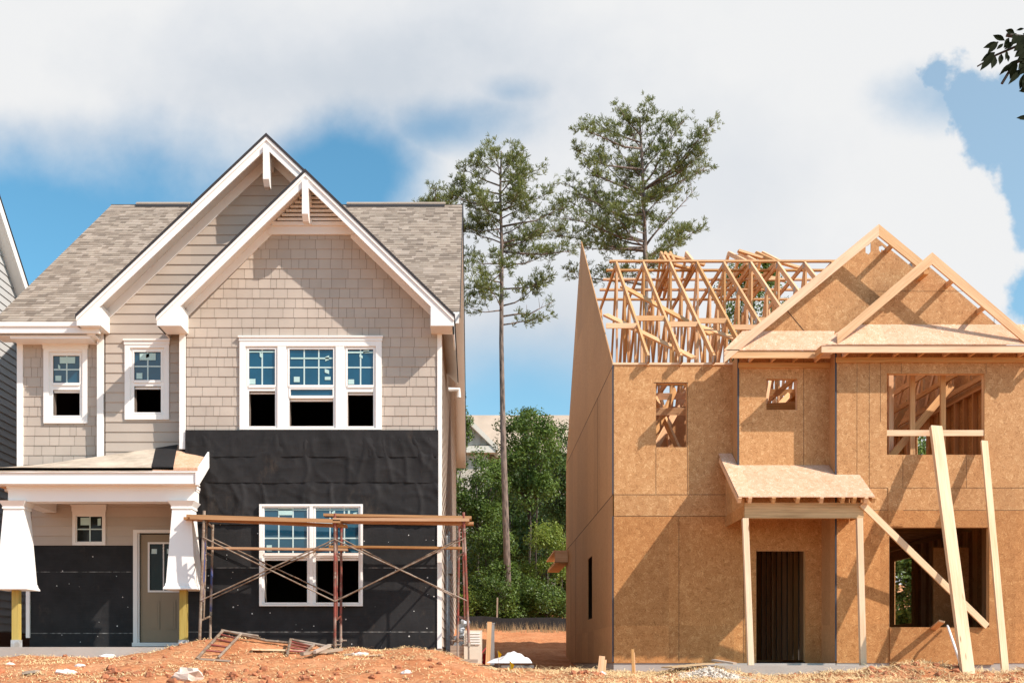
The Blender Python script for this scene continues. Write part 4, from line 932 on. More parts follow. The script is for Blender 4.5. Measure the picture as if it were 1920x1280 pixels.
# ================================================================== scaffold and planks
SC = thing('scaffold', 'rusty tube scaffold of three frames and cross braces before the papered wall', 'scaffold', (X(628,.97), 19.3, .2))
yF, yBk = 18.9, 19.86
def frame_tubes(m, xf, xb, zf0, zb0, zt, post, lad=True):
    pass
frames = []
for name, (tf, bf, tb, bb_, zt, col) in dict(a=(383,374,399,394,957,0), b=(628,628,640,639,962,1), c=(869,879,861,858,960,1)).items():
    rf, rb = yF/20, yBk/20
    pt = [Vector((X(tf,rf),yF,Z(zt,rf))), Vector((X(bf,rf),yF,Z(1208,rf)))]; pb = [Vector((X(tb,rb),yBk,Z(983,rb))), Vector((X(bb_,rb),yBk,Z(1200,rb)))]
    at = lambda p_, t: p_[0]+(p_[1]-p_[0])*t
    m = MB()
    m.tube(pt, .026, 10); m.tube(pb, .024, 10)
    for t in (.06, .30, .82): m.tube([at(pt,t), at(pb,t-.03)], .019, 8)
    m.tube([at(pt,.06)+(at(pb,.04)-at(pt,.06))*.32, at(pt,.82)+(at(pb,.79)-at(pt,.82))*.32], .016, 8)
    m.tube([at(pt,.42), at(pt,.30)+(at(pb,.27)-at(pt,.30))*.32], .014, 8)
    fr = m.build('scaffold_frame', BLUEP if col == 0 and False else (BRACEM if col == 0 else REDP), SC)
    if name == 'a':
        fr['label'] = 'worn frame with blue paint on its inner posts'
        m = MB(); m.tube([at(pt,.22)+Vector((.012,.05,0)), at(pt,.68)+Vector((.012,.05,0))], .024, 8); m.tube([at(pb,.35), at(pb,.75)], .0252, 8); m.build('painted_sleeve', BLUEP, fr)
    m = MB()
    for q_, dz in ((pt[1], .10), (pb[1], .08)):
        gz = ground(q_.x, q_.y); z0 = min(q_.z-.05, gz-.02)
        m.tube([q_, Vector((q_.x, q_.y, z0))], .019, 8)
        a_ = Vector((q_.x, q_.y, q_.z+.0)); m.tube([a_+Vector((-.11,0,0)), a_+Vector((.11,0,0))], .016, 6); m.tube([a_+Vector((0,0,-.03)), a_+Vector((0,0,.04))], .034, 8)
    m.build('jack_screw', BRACEM, fr)
    if name == 'c':
        m = MB(); q_ = pt[1]; m.box(q_.x-.42,q_.x+.16,18.75,19.05,ground(q_.x,18.9)-.02,ground(q_.x,18.9)+.045); tag(m.build('sole_board', GREYWOOD), 'short grey board under the feet of the rightmost scaffold frame', 'board')
    frames.append((pt, pb))
def fat(i, b_, t): p_ = frames[i][b_]; return p_[0]+(p_[1]-p_[0])*t
for i in (0, 1):
    for b_ in (0, 1):
        off = Vector((0, -.03 if b_ == 0 else .03, 0)); lo, hi = (.20,.67) if b_ == 0 else (.12,.64)
        for (t0, t1) in ((lo, hi), (hi, lo)):
            m = MB(); m.tube([fat(i,b_,t0)+off, fat(i+1,b_,t1)+off*1.6], .0125, 8); m.build('cross_brace', BRACEM, SC)
def plank(a, b_, w, h, label, mat=PLANKM, name='plank', grp=None):
    m = MB(); m.beam(a, b_, w, h, (0,0,1)); return tag(m.build(name, mat), label, 'plank', grp)
rf = .95
plank((X(353,rf),18.98,Z(968,rf)),(X(640,rf),18.98,Z(977,rf)),.22,.045,'upper board of the deck over the left scaffold bay')
plank((X(341,rf),19.22,Z(972,.96)),(X(648,rf),19.2,Z(986,.96)),.22,.045,'lower deck board reaching past the left scaffold frame to the column')
plank((X(642,rf)-.02,18.86,Z(979,rf)),(X(360,rf),18.86,Z(972,rf)),.02,.055,'narrow edge board along the front of the left scaffold bay')
plank((X(608,rf),18.99,Z(966,rf)),(X(884,rf),18.99,Z(971,rf)),.22,.045,'upper board of the deck over the right scaffold bay')
plank((X(622,.96),19.23,Z(977,.96)),(X(888,.96),19.23,Z(981,.96)),.22,.045,'lower board of the deck reaching past the right scaffold frame')
plank((X(626,rf),18.86,Z(975,rf)),(X(880,rf),18.86,Z(976,rf)),.02,.055,'narrow edge board along the front of the right scaffold bay')
plank((X(388,.985),19.72,Z(1027,.985)),(X(652,.985),19.72,Z(1030,.985)),.16,.04,'low inner plank spanning the left scaffold bay')
plank((X(617,.985),19.74,Z(1024,.985)),(X(875,.985),19.74,Z(1027,.985)),.16,.04,'low inner plank spanning the right scaffold bay')
# frames lying on the mound
def fallen(px0, px1, label, x0, x1, y0, y1, lift):
    """a scaffold end frame lying tipped on the clay: two side tubes and four rungs"""
    m = MB(); g_ = lambda x, y, d=.03: Vector((x, y, ground(x, y)+d))
    a0, a1 = g_(x0[0], y0, .02), g_(x0[1], y1, lift); b0, b1 = g_(x1[0], y0+.25, .03), g_(x1[1], y1, lift-.03)
    m.tube([a0, a1], .026, 8); m.tube([b0, b1], .024, 8); m.tube([a1, b1+Vector((.3,0,-.04))], .022, 8)
    o = m.build('scaffold_section', BRACEM); tag(o, label, 'scaffold frame', 'scaffold frames lying on the clay')
    m = MB()
    for t in (.30,.50,.70,.88): m = MB(); m.tube([a0+(a1-a0)*t, b0+(b1-b0)*(t-.08)], .017, 8); m.build('rung', REDP, o)
    return o
fallen(0,0,'tipped scaffold frame with red rungs lying beside the left scaffold post', (X(376,.88),X(415,.92)), (X(412,.885),X(452,.925)), 17.35, 18.5, .16)
fallen(0,0,'tipped scaffold frame with red rungs lying near the middle scaffold post', (X(544,.90),X(544,.925)), (X(566,.885),X(588,.925)), 17.7, 18.55, .13)
m = MB(); m.tube([on(415,.925,.17), on(500,.925,.07), on(588,.926,.10)], .024, 8); tag(m.build('steel_tube', BRACEM), 'brown steel tube lying across the top of the mound between two frames', 'tube')
def lying(name, px0, r0, px1, r1, w, h, mat, label, cat, lift=.02):
    a, b_ = on(px0, r0, lift), on(px1, r1, lift); m = MB(); m.beam(a, b_, w, h); return tag(m.build(name, mat), label, cat)
lying('plank', 472,.90,568,.91,.14,.03,LUMBPALE,'pale plank lying on the mound below the lower window','plank',.04)
lying('plank', 372,.87,432,.872,.05,.03,GREYWOOD,'thin stick lying at the foot of the fallen left frame','plank')
lying('timber', 566,.875,640,.93,.07,.05,GREYWOOD,'grey timber propped crosswise beside the middle scaffold post','timber',.08)
lying('timber', 590,.88,618,.925,.05,.05,GREYWOOD,'short grey timber crossing another below the middle scaffold post','timber',.12)
lying('timber', 645,.92,690,.93,.05,.03,GREYWOOD,'thin grey lath lying right of the middle scaffold post','timber')
lying('plank', 690,.915,718,.913,.10,.02,LUMBPALE,'short pale offcut near the crumpled paper on the mound','plank')
lying('plank', 600,.92,628,.925,.10,.04,LUMBPALE,'small wood block under the middle scaffold jack','block',.0)
lying('plank', 1250,.885,1330,.90,.34,.02,lumber('sun_bleached_plywood', (.52,.36,.20), (.40,.25,.12)),'tan plywood offcut lying on straw before the strand board wall','board',.10)
lying('plank', 1338,.905,1378,.895,.20,.03,GREYWOOD,'dark plank end sloping off the concrete porch slab','plank',.16)
lying('plank', 46,.79,70,.79,.18,.04,lumber('dull_board', (.40,.33,.26), (.30,.24,.18)),'dull board end poking up at the bottom left of the clay','board',.03)
lying('plank', 905,.935,930,.925,.07,.03,LUMBPALE,'pale stake end lying beside the trench edge','plank',.03)
# crumpled paper and rocks
PAPER = paint('crumpled_paper', (.74,.70,.66), .8, .1)
def scrap(px, r, s, sq, label, cat='litter', mat=PAPER, nm='paper_scrap', sx=1.6):
    p_ = on(px, r); m = MB(); rock(m, (0,0,0), s, int(px), sq, 0, 8, 10); m.v = [(v[0]*sx+p_.x, v[1]+p_.y, v[2]+p_.z+s*sq*.35) for v in m.v]
    for i, v in enumerate(m.v):
        d = noise.noise(Vector((v[0]*22, v[1]*22, v[2]*22)))*s*.35; m.v[i] = (v[0]+d, v[1]-d, v[2]+d)
    return tag(m.build(nm, mat), label, cat)
scrap(675,.925,.10,.45,'crumpled grey paper scrap on the mound right of the scaffold post')
scrap(200,.945,.09,.5,'pale crumpled scrap on the clay below the porch slab')
scrap(150,.84,.06,.5,'small white scrap on the clay below the black porch wall')
scrap(125,.80,.09,.6,'bright white crumpled scrap at the lower left of the clay', sx=1.9)
scrap(762,.80,.055,.7,'small white scrap low on the bare clay under the right scaffold bay')
scrap(20,.86,.05,.5,'white scrap on the clay by the left edge')
scrap(350,.775,.16,.75,'pale pinkish rock low on the clay below the fallen frame', 'rock', paint('pale_rock', (.62,.50,.42), .9, .2, .2, .5), 'rock', 1.3)
scrap(1130,.875,.06,.6,'white lump of stone beside the leaning stake', 'rock', PAPER, 'rock', 1.1)
scrap(215,.80,.10,.7,'reddish clay boulder at the bottom of the clay slope', 'rock', CLOD, 'rock', 1.3)
# stakes
def stake(px0, px1, py, r, label, w=.07):
    a = on(px0, r, -.1); b_ = Vector((X(px1,r), 20*r, Z(py,r))); m = MB(); m.beam(a, b_, w, .035, (0,1,0)); m.beam(a+Vector((w*.55,.03,0)), b_+Vector((w*.5,.03,-.06)), w*.6, .03, (0,1,0))
    return tag(m.build('stake', LUMB), label, 'stake', 'wooden stakes in front of the framed house')
stake(1124,1129,1229,.90,'stout leaning stake driven in before the shaded side wall', .10)
stake(1188,1186,1216,.93,'slim upright stake before the corner of the strand board house', .05)
stake(977,977,1254,.88,'short stake stub in the straw between the two houses', .06)
stake(1295,1295,1244,.93,'tiny stake by the concrete footing of the framed house', .02)
# between the houses
BR = 1.05
m = MB(); m.beam(on(914,BR,-.1), Vector((X(918,BR),20*BR,Z(1165,BR))), .09, .09, (0,1,0)); tag(m.build('post', LUMB), 'brown wooden post standing between the two houses', 'post')
m = MB(); x0, x1 = X(870,1.05), X(904,1.05); zt, zb = Z(1181,1.05), Z(1211,1.05); yb_ = 21.0
m.box(x0,x1,yb_,yb_+.4,ground(.1,21)-.15,zt)
UN = tag(m.build('condenser_unit', paint('beige_enamel', (.62,.55,.44), .5, .05)), 'beige louvred cooling unit beside the taupe house', 'condenser')
m = MB()
for i in range(5): zz = zb+.04+(zt-zb-.06)*i/5; m.box(x0+.05,x1-.04,yb_-.025,yb_-.001,zz,zz+.03)
m.build('louvre_slats', WHITEDUST, UN)
m = MB(); m.box(X(913,1.07),X(927,1.07),21.4,21.9,ground(.3,21.5)-.1,Z(1169,1.07)); m.box(X(912,1.07),X(928,1.07),21.38,21.92,Z(1169,1.07),Z(1167,1.07)); tag(m.build('utility_cabinet', paint('pale_cabinet', (.60,.57,.52), .5, .05)), 'pale grey cabinet behind the brown wooden post', 'cabinet')
m = MB(); a = on(909,1.1); m.tube([a+Vector((0,0,-.02)), a+Vector((0,0,.22))], [.07,.035], 10); tag(m.build('red_cone', paint('red_plastic', (.50,.02,.02), .4)), 'small red plastic cone at the foot of the wooden post', 'cone')
m = MB(); a = on(884,1.1,-.05); m.beam(a, a+Vector((-.10,.1,.68)), .05, .02, (0,1,0)); tag(m.build('green_stake', paint('green_paint', (.13,.20,.10), .6)), 'thin green metal stake leaning before the cooling unit', 'stake')
m = MB(); a = on(890,1.06,.0); m.tube([a, a+Vector((.25,.1,.32))], .010, 6); tag(m.build('red_rod', paint('red_rod_paint', (.5,.05,.06), .5)), 'thin red rod leaning beside the green stake', 'rod')
# scrap bundle behind the scaffold
m = MB()
for i in range(9): rock(m, (X(866,1.08)+rnd.uniform(-.12,.12), 21.6+rnd.uniform(-.1,.1), ground(-.2,21.6)+.1+.08*i), rnd.uniform(.06,.11), i+50, .8, 0, 5, 7)
tag(m.build('sheeting_bundle', paint('silver_plastic', (.50,.54,.58), .3, .2)), 'crumpled silver plastic bundle behind the right scaffold posts', 'bundle')
m = MB(); a = on(856,1.06); m.box(a.x-.12,a.x+.16,a.y-.15,a.y+.15,a.z-.2,a.z+.22); tag(m.build('small_crate', GREYWOOD), 'small grey crate at the corner of the taupe house', 'crate')
# trench cover with white sheeting
m = MB(); n1, n2 = 26, 14; zt0 = Z(1236,.965)
def sheet(name, px0, px1, y0, y1, hfun, mat, label, cat):
    m = MB()
    for j in range(n2+1):
        for i in range(n1+1):
            s_, t = i/n1, j/n2; y = y0+(y1-y0)*t; x = X(px0+(px1-px0)*s_, y/20); m.v.append((x, y, hfun(s_, t, x, y)))
    for j in range(n2):
        for i in range(n1): m.f.append((j*(n1+1)+i,j*(n1+1)+i+1,(j+1)*(n1+1)+i+1,(j+1)*(n1+1)+i)); m.m.append(0); m.uv.append(None)
    return tag(m.build(name, mat, None, True), label, cat)
def hump(s_, t, x, y):
    e = (sin(pi*min(1,max(0,s_)))**.6)*(sin(pi*t)**.5); q = .5+.5*sst(.2,.55,s_)
    return -.02+e*.17*q*(1+.5*noise.noise(Vector((x*4,y*4,2)))+.45*noise.noise(Vector((x*9,y*6,7))))
sheet('plastic_sheet', 912, 998, 18.9, 20.2, hump, paint('white_plastic', (.84,.83,.82), .45, .03, 0, .2), 'crumpled white plastic sheet lying on a dark board between the houses', 'sheet')
m = MB(); m.prism([(X(884,.96),19.7),(X(940,.94),18.75),(X(1000,.96),19.0),(X(1000,1.02),20.3),(X(900,1.03),20.5)], -.11, -.06, 0, 'z'); tag(m.build('dark_board', paint('dark_sheet', (.10,.09,.085), .7, .2, .3)), 'dark flat board lying under the white plastic sheet', 'board')
def flag(px, py0, py1, r, label, lean=.0):
    b_ = on(px+4, r); top = Vector((X(px,r), 20*r, Z(py0,r)))
    m = MB(); m.tube([b_, Vector((top.x+lean, top.y, top.z))], .004, 5); o = m.build('marker_flag', BRACEM); tag(o, label, 'flag', 'yellow marker flags')
    m = MB(); h = (py1-py0)/100*r; a, c_ = Vector((top.x+lean,top.y,top.z)), Vector((top.x+lean+.01,top.y,top.z-h))
    d = Vector((h*.55, -.03, -h*.55)); e = Vector((h*.35,.02,-h*1.0))
    m.poly([a, a+d, a+e, c_, a+Vector((0,.004,0)), a+d+Vector((0,.004,0)), a+e+Vector((0,.004,0)), c_+Vector((0,.004,0))], [(0,3,2,1),(4,5,6,7),(0,1,5,4),(1,2,6,5),(2,3,7,6),(3,0,4,7)]); m.build('cloth', paint('yellow_flag', (.80,.50,.01), .6, .05), o)
flag(933, 1218, 1232, .935, 'yellow marker flag upright before the white plastic sheet'); flag(955, 1237, 1254, .90, 'yellow marker flag drooping in front of the dark board', .0)
# silt fence and dry weeds at the back
SY = 36.5
m = MB(); xs_ = [1.0+.35*i for i in range(-6, 24)]
for x in xs_: 
    z = ground(x, SY); hh = .42+.05*noise.noise(Vector((x*1.2,0,3))); m.v.append((x, SY+.08*noise.noise(Vector((x*.9,5,0))), z-.1)); m.v.append((x, SY+.1+.1*noise.noise(Vector((x,7,0))), z+hh))
for i in range(len(xs_)-1): m.f.append((2*i,2*i+2,2*i+3,2*i+1)); m.m.append(0); m.uv.append(None)
SF = m.build('silt_fence', BLACKFELT); tag(SF, 'low black silt fence along the tree line behind the houses', 'fence')
for x in (.8, 3.2, 5.6):
    m = MB(); m.beam((x,SY+.14,ground(x,SY)-.1),(x+.02,SY+.15,ground(x,SY)+(1.1 if x == .8 else .55)),.05,.05,(0,1,0)); m.build('fence_stake', GREYWOOD, SF)
m = MB()
for _ in range(900):
    x = rnd.uniform(-1,7); y = SY-.2-abs(rnd.gauss(0,.4)); z = ground(x,y); a = rnd.uniform(0,6.3); h = rnd.uniform(.1,.38); w_ = .006
    m.face([(x-w_,y,z),(x+w_,y,z),(x+cos(a)*h*.3,y+sin(a)*h*.3,z+h)])
tag(m.build('dry_grass', paint('dry_grass_blades', (.33,.24,.13), .9, .3)), 'dry grass along the foot of the silt fence', 'grass', kind='stuff')
# ================================================================== neighbouring and distant houses
NB = thing('grey_house', 'grey lap sided neighbour house with white rake board at the left edge', 'house', (-11.5, 27, 0))
w = MB(); NX = -11.5
reg = [(20,.9),(33,.9),(33,7.4),(29.5,7.4),(20,16.2)]
tri_wall(w, [(20,-.5),(33,-.5),(33,3.4),(20,15.7)], [], east(NX), .2); w.build('wall', GREYSIDE, NB)
w = MB(); courses(w, [(20,.75),(33,.75),(33,3.4),(20,15.7)], [], east(NX), .19, .75, .02, None, 0, 9); w.build('lap_siding', GREYSIDE, NB)
zr = lambda y: 10.91-(y-25.22)*.945
w = MB(); w.prism([(19,zr(19)),(33.6,zr(33.6)),(33.6,zr(33.6)-.28),(19,zr(19)-.28)], NX+.27, NX+.31, 0, 'x'); w.build('rake_board', WHITE, NB)
w = MB(); w.prism([(19,zr(19)-.03),(33.6,zr(33.6)-.03),(33.6,zr(33.6)-.26),(19,zr(19)-.26)], NX-6, NX+.269, 0, 'x'); w.build('soffit', WHITE, NB)
w = MB(); w.prism([(19,zr(19)+.04),(33.7,zr(33.7)+.04),(33.7,zr(33.7)),(19,zr(19))], NX-6, NX+.33, 0, 'x'); w.build('roof_shingles', SHEDGE, NB)
w = MB(); w.box(NX-.05,NX+.03,20,33,-.5,.72); w.build('base_board', lumber('brown_base_board', (.20,.09,.05), (.12,.05,.03)), NB)
FRr = 2.9
DH = thing('distant_house', 'distant beige house with tan shingle roof above the trees in the gap', 'house', (.6, 60, 6))
w = MB(); ys = 20*FRr
w.box(X(800,FRr),X(1090,FRr),ys+1.5,ys+9,4,Z(835,FRr)); w.build('wall', paint('beige_clapboard', (.50,.45,.37), .7), DH)
w = MB(); zr1, ze = Z(778,3.1), Z(850,2.93); w.prism([(58.6,ze),(62,zr1),(66,ze),(66,ze-.2),(62,zr1-.25),(58.6,ze-.2)], X(760,FRr), X(1110,FRr), 0, 'x'); w.build('roof', paint('tan_shingle_roof', (.42,.33,.25), .9, .1, 0, .4), DH)
w = MB(); gx0, gx1, ga = X(802,2.85), X(922,2.85), X(862,2.85); gz0, gz1 = Z(833,2.85), Z(772,2.85)
w.prism([(gx0,gz0),(gx1,gz0),(ga,gz1-.3)], 57.2, 57.4); 
xx = gx0
w.build('gable_wall', paint('board_and_batten', (.46,.42,.36), .7), DH)
w = MB(); 
while xx < gx1:
    hh = (1-abs(xx-ga)/(gx1-ga))*(gz1-.3-gz0)
    if hh > .1: w.box(xx-.03,xx+.03,57.15,57.199,gz0,gz0+hh)
    xx += .35
w.build('batten', paint('batten_paint', (.40,.36,.31), .7), DH)
w = MB()
w.prism([(ga,gz1+.15),(gx1+.3,gz0-.1),(gx1+.3,gz0-.4),(ga,gz1-.18)], 56.8, 60); w.prism([(gx0-.3,gz0-.1),(ga,gz1+.15),(ga,gz1-.18),(gx0-.3,gz0-.4)], 56.8, 60); w.box(gx0-.2,gx1+.2,56.85,57.3,gz0-.45,gz0-.1); w.build('gable_trim', paint('cream_trim', (.62,.58,.50), .6), DH)
w = MB(); w.box(gx0+.3,gx1-.2,57.3,59,3,gz0-.45); w.build('wall', paint('beige_lower_wall', (.52,.46,.38), .7), DH)
# ================================================================== trees
BARK = barkmat('pine_bark', (.20,.145,.115), (.055,.04,.032)); BARKD = barkmat('grey_bark', (.06,.045,.034), (.025,.02,.015))
NEEDLE = leafmat('pine_needles', (.09,.108,.034), (.27,.28,.09), .38)
LEAFS = [leafmat('broad_leaves', (.042,.082,.014), (.16,.235,.04), .33), leafmat('yellow_green_leaves', (.11,.17,.02), (.30,.36,.06), .4), leafmat('deep_green_leaves', (.028,.058,.012), (.09,.15,.03), .25)]
def pine(label, r, trunk, branches, rad0, seed, tuft_n, extra):
    rn = random.Random(seed); k = r/100
    tp = [Vector((X(a,r), 20*r + rn.uniform(-.1,.1), Z(b_,r))) for a, b_ in trunk]; tp[0].z = ground(tp[0].x, tp[0].y)-.3
    T = thing('pine_tree', label, 'tree', (tp[0].x, tp[0].y, tp[0].z+.3), 'tall pines behind the houses')
    tr = MB(); n = len(tp); tr.tube(tp, [rad0*(1-.82*(i/(n-1))**.9) for i in range(n)], 10)
    def trunk_at(z):
        for a, b_ in zip(tp, tp[1:]):
            if a.z <= z <= b_.z: return a+(b_-a)*((z-a.z)/(b_.z-a.z))
        return tp[-1].copy()
    cr = MB()
    def tuft(p_, d, s):
        d = (d+Vector((0,0,.35))).normalized()
        a = d.cross(Vector((rn.uniform(-1,1),rn.uniform(-1,1),rn.uniform(-1,1)))).normalized(); b_ = d.cross(a)
        for _ in range(tuft_n):
            th = rn.uniform(0, 2*pi); ph = rn.uniform(.15,1.25); v = d*cos(ph)+(a*cos(th)+b_*sin(th))*sin(ph); ln = s*rn.uniform(.6,1.0)
            sd = v.cross(Vector((rn.uniform(-1,1),rn.uniform(-1,1),rn.uniform(-1,1)))).normalized()*s*.048
            e = p_+v*ln; cr.face([p_-sd*.5, p_+sd*.5, e+sd, e-sd])
    def limb(a, b_, rad, lvl, bare=False):
        ln = (b_-a).length; m_ = a+(b_-a)*.5+Vector((0,0,-ln*.06))+Vector((rn.uniform(-1,1),rn.uniform(-1,1),rn.uniform(-1,1)))*ln*.06
        q_ = [a, a+(m_-a)*.55+Vector((rn.uniform(-1,1),0,rn.uniform(-1,1)))*ln*.03, m_, m_+(b_-m_)*.5+Vector((rn.uniform(-1,1),0,rn.uniform(-1,1)))*ln*.03, b_]
        tr.tube(q_, [rad*.8, rad*.66, rad*.48, rad*.32, rad*.16], 6)
        def at(t): t *= 4; i = min(3, int(t)); return q_[i]+(q_[i+1]-q_[i])*(t-i)
        if lvl == 0:
            nt_ = max(4, int(ln/.23))
            for i in range(nt_):
                t = .28+.72*(i+rn.random())/nt_
                d = (b_-a).normalized(); e = Vector((rn.uniform(-1,1),rn.uniform(-1,1),rn.uniform(-.25,.9))).normalized()
                p_ = at(min(1,t)); l2 = (rn.uniform(.3,.8)*(1.15-t*.5))*max(.6,min(1.2, ln/3)); q2 = p_+(d*.8+e).normalized()*l2
                if bare and rn.random() < .7: tr.tube([p_, q2], [rad*.2, .006], 4); continue
                limb(p_, q2, max(.008, rad*.3), 1)
            if not bare: tuft(b_, (b_-a).normalized(), .20)
        else:
            d = (b_-a).normalized()
            for i in range(rn.randint(5,9)):
                t = rn.uniform(.35,1); p_ = at(t)+Vector((rn.uniform(-1,1),rn.uniform(-1,1),rn.uniform(-.6,1)))*.26; tuft(p_, (d+Vector((rn.uniform(-1,1),rn.uniform(-1,1),rn.uniform(-.2,.9)))*.8), rn.uniform(.14,.23))
            tuft(b_, d, .22)
    for br in branches:
        (ax, ay), (bx, by) = br[0], br[1]; bare = len(br) > 2
        z = Z(ay, r); a = trunk_at(min(z, tp[-1].z-.05)); b_ = Vector((X(bx,r), 20*r, Z(by,r))); b_.y += rn.uniform(-.45,.45)*(b_-a).length
        f = (20*r)/b_.y; b_ = Vector((b_.x/f, b_.y, b_.z/f))
        limb(a, b_, max(.02, .016*(b_-a).length+.012), 0, bare)
    zs = [Z(b_[0][1], r) for b_ in branches]
    for i in range(extra):
        z = rn.uniform(min(zs)+.5, tp[-1].z-.1); a = trunk_at(z); sp = 1-(z-min(zs))/(tp[-1].z-min(zs)+.01); az = rn.choice((pi/2, -pi/2))+rn.uniform(-.8,.8); ln = .7+1.9*sp*rn.uniform(.6,1)
        limb(a, a+Vector((cos(az)*ln, sin(az)*ln, rn.uniform(.1,.6)*ln)), .03, 0)
    tr.build('trunk', BARK, T, True); cr.build('crown', NEEDLE, T)
    return T
def C(c): return (780+c[0]/2.56, 160+c[1]/2.56)
B1 = [((405,560),(150,520)),((405,480),(205,400)),((405,430),(290,330)),((405,400),(330,310)),((405,460),(590,405)),((408,520),(505,370)),((410,600),(640,515)),((415,680),(715,585)),((415,650),(290,600)),
      ((410,760),(240,690)),((412,780),(600,680)),((412,800),(740,795)),((415,760),(690,690)),((412,860),(235,820)),((415,880),(625,800)),((412,950),(240,880)),((420,980),(645,930)),((412,1010),(255,960)),((425,1060),(600,955)),
      ((412,1080),(240,1060)),((430,1110),(655,1040),1),((430,1150),(610,1110)),((405,520),(190,470)),((410,690),(230,680)),((412,720),(560,620)),((405,440),(470,310)),((410,840),(560,740)),((412,620),(180,540)),((412,900),(280,1000)),((412,640),(560,560)),((408,740),(300,640))]
pine('shorter pine tree with a slender trunk rising in the gap between the houses', 1.9, [(955,1240),(949,1000),(943,800),(940,640),(941,470),(938,360),(940,282)], [(C(a[0]),C(a[1]))+tuple(a[2:]) for a in B1], .145, 21, 13, 12)
B2 = [((1085,240),(960,95)),((1075,200),(1120,95)),((1080,270),(860,180)),((1085,300),(790,200)),((1085,330),(1190,160)),((1090,300),(1010,140)),((1110,480),(1290,160)),((1115,500),(1410,200)),((1110,420),(1235,220)),((1110,500),(1385,250)),
      ((1095,400),(770,310)),((1090,530),(800,380)),((1100,520),(880,330)),((1115,540),(1400,390)),((1115,500),(1375,330)),((1085,670),(720,470)),((1085,670),(850,500)),((1085,750),(740,555)),((1110,770),(1330,510),1),((1110,780),(1230,600),1),
      ((1085,750),(720,640)),((1085,780),(690,720)),((1080,770),(820,690)),((1085,790),(980,800)),((1085,790),(810,780)),((1110,830),(1350,695)),((1110,830),(1290,700)),((1090,960),(720,920)),((1090,440),(960,280)),((1095,620),(1210,500)),((1085,600),(960,520)),((1085,260),(1090,150)),((1100,560),(1300,450)),((1085,800),(900,770)),((1085,620),(770,520))]
pine('taller pine tree with a broad open crown rising behind the roof trusses', 2.0, [(1216,1240),(1214,900),(1212,700),(1210,500),(1208,400),(1204,290),(1200,218)], [(C(a[0]),C(a[1]))+tuple(a[2:]) for a in B2], .165, 33, 13, 14)
pine('pine tree top peeking above the ridge of the taupe house', 2.2, [(815,900),(815,500),(815,420),(816,372)], [((815,400),(792,382)),((815,395),(838,380)),((815,400),(826,375)),((815,410),(800,384))], .14, 41, 12, 3)
def leafy(label, px, py, rx, ry, r, n, mi, seed, size=.13, clumps=30, grp='leafy trees in the gap behind the houses', trunk=True, name='leafy_tree'):
    rn = random.Random(seed); k = r/100; c = Vector((X(px,r), 20*r, Z(py,r))); a, b_ = rx*k, ry*k; gz = ground(c.x, c.y)
    T = thing(name, label, 'tree' if name != 'shrub' else 'shrub', (c.x, c.y, gz), grp)
    cr = MB(); tr = MB(); cl = []
    for i in range(clumps):
        while True:
            v = Vector((rn.uniform(-1,1), rn.uniform(-1,1), rn.uniform(-1,1)))
            if .3 < v.length < 1: break
        q_ = c+Vector((v.x*a, v.y*a*.8, v.z*b_)); cl.append((q_, rn.uniform(.20,.42)*min(a, b_)+.10))
    for i in range(n):
        q_, s = rn.choice(cl); d = Vector((rn.gauss(0,1), rn.gauss(0,1), rn.gauss(0,.8))).normalized(); p_ = q_+d*s*(rn.random()**.45)
        if p_.z < ground(p_.x, p_.y): continue
        nrm = (d*.6+Vector((rn.uniform(-1,1), rn.uniform(-1,1), rn.uniform(-.2,1.2)))).normalized(); u = nrm.cross(Vector((rn.uniform(-1,1),rn.uniform(-1,1),rn.uniform(-1,1)))).normalized(); w_ = nrm.cross(u)
        l, h = size*rn.uniform(.6,1.15), size*rn.uniform(.3,.5)
        cr.face([p_-u*l*.5, p_+w_*h*.5-u*l*.05, p_+u*l*.5, p_-w_*h*.5-u*l*.05])
    base = Vector((c.x, c.y, gz-.2)); tr.tube([base, base+(c-base)*.6+Vector((.1,0,0)), c+Vector((0,0,b_*.6))], [.035+.012*b_, .03+.008*b_, .015], 7)
    for q_, s in cl[:12]: tr.tube([base+(c-base)*rn.uniform(.5,1), q_], [.025, .008], 5)
    tr.build('trunk', BARKD, T, True); cr.build('crown', LEAFS[mi], T); return T
leafy('tall bushy tree with a bright green top at the middle of the gap', 990, 860, 62, 92, 2.15, 11000, 0, 1, .15, 46)
leafy('dark green tree against the shaded side wall of strand board', 1050, 900, 48, 105, 2.25, 8000, 2, 2, .15, 40)
leafy('leafy tree beside the corner of the taupe house under the distant gable', 892, 925, 52, 82, 2.0, 9000, 0, 3, .13, 40)
leafy('deep shaded tree filling the gap behind the slender pine trunk', 955, 1010, 95, 120, 2.4, 15000, 2, 4, .24, 60)
leafy('dense dark trees closing the view at the back of the gap', 975, 1060, 150, 110, 2.7, 15000, 2, 24, .34, 80)
leafy('tall dark leafy tree deep in the gap behind the bushy tree', 1010, 960, 90, 120, 2.6, 12000, 2, 25, .30, 60)
leafy('light green sapling in front of the shaded tree left of the pine trunk', 918, 1060, 45, 85, 1.93, 6500, 0, 5, .12, 30)
leafy('bright leafy sapling standing left of the strand board side wall', 1022, 1040, 42, 80, 1.95, 6500, 1, 6, .11, 26)
leafy('low spreading shrub behind the silt fence in the middle of the gap', 985, 1135, 52, 42, 1.93, 4500, 0, 7, .11, 22, 'shrubs along the silt fence', name='shrub')
leafy('low yellow green shrub by the corner of the taupe house', 890, 1140, 40, 38, 1.9, 3600, 1, 8, .11, 20, 'shrubs along the silt fence', name='shrub')
leafy('low dark shrub beside the strand board side wall', 1052, 1140, 40, 42, 1.95, 3600, 2, 9, .11, 20, 'shrubs along the silt fence', name='shrub')
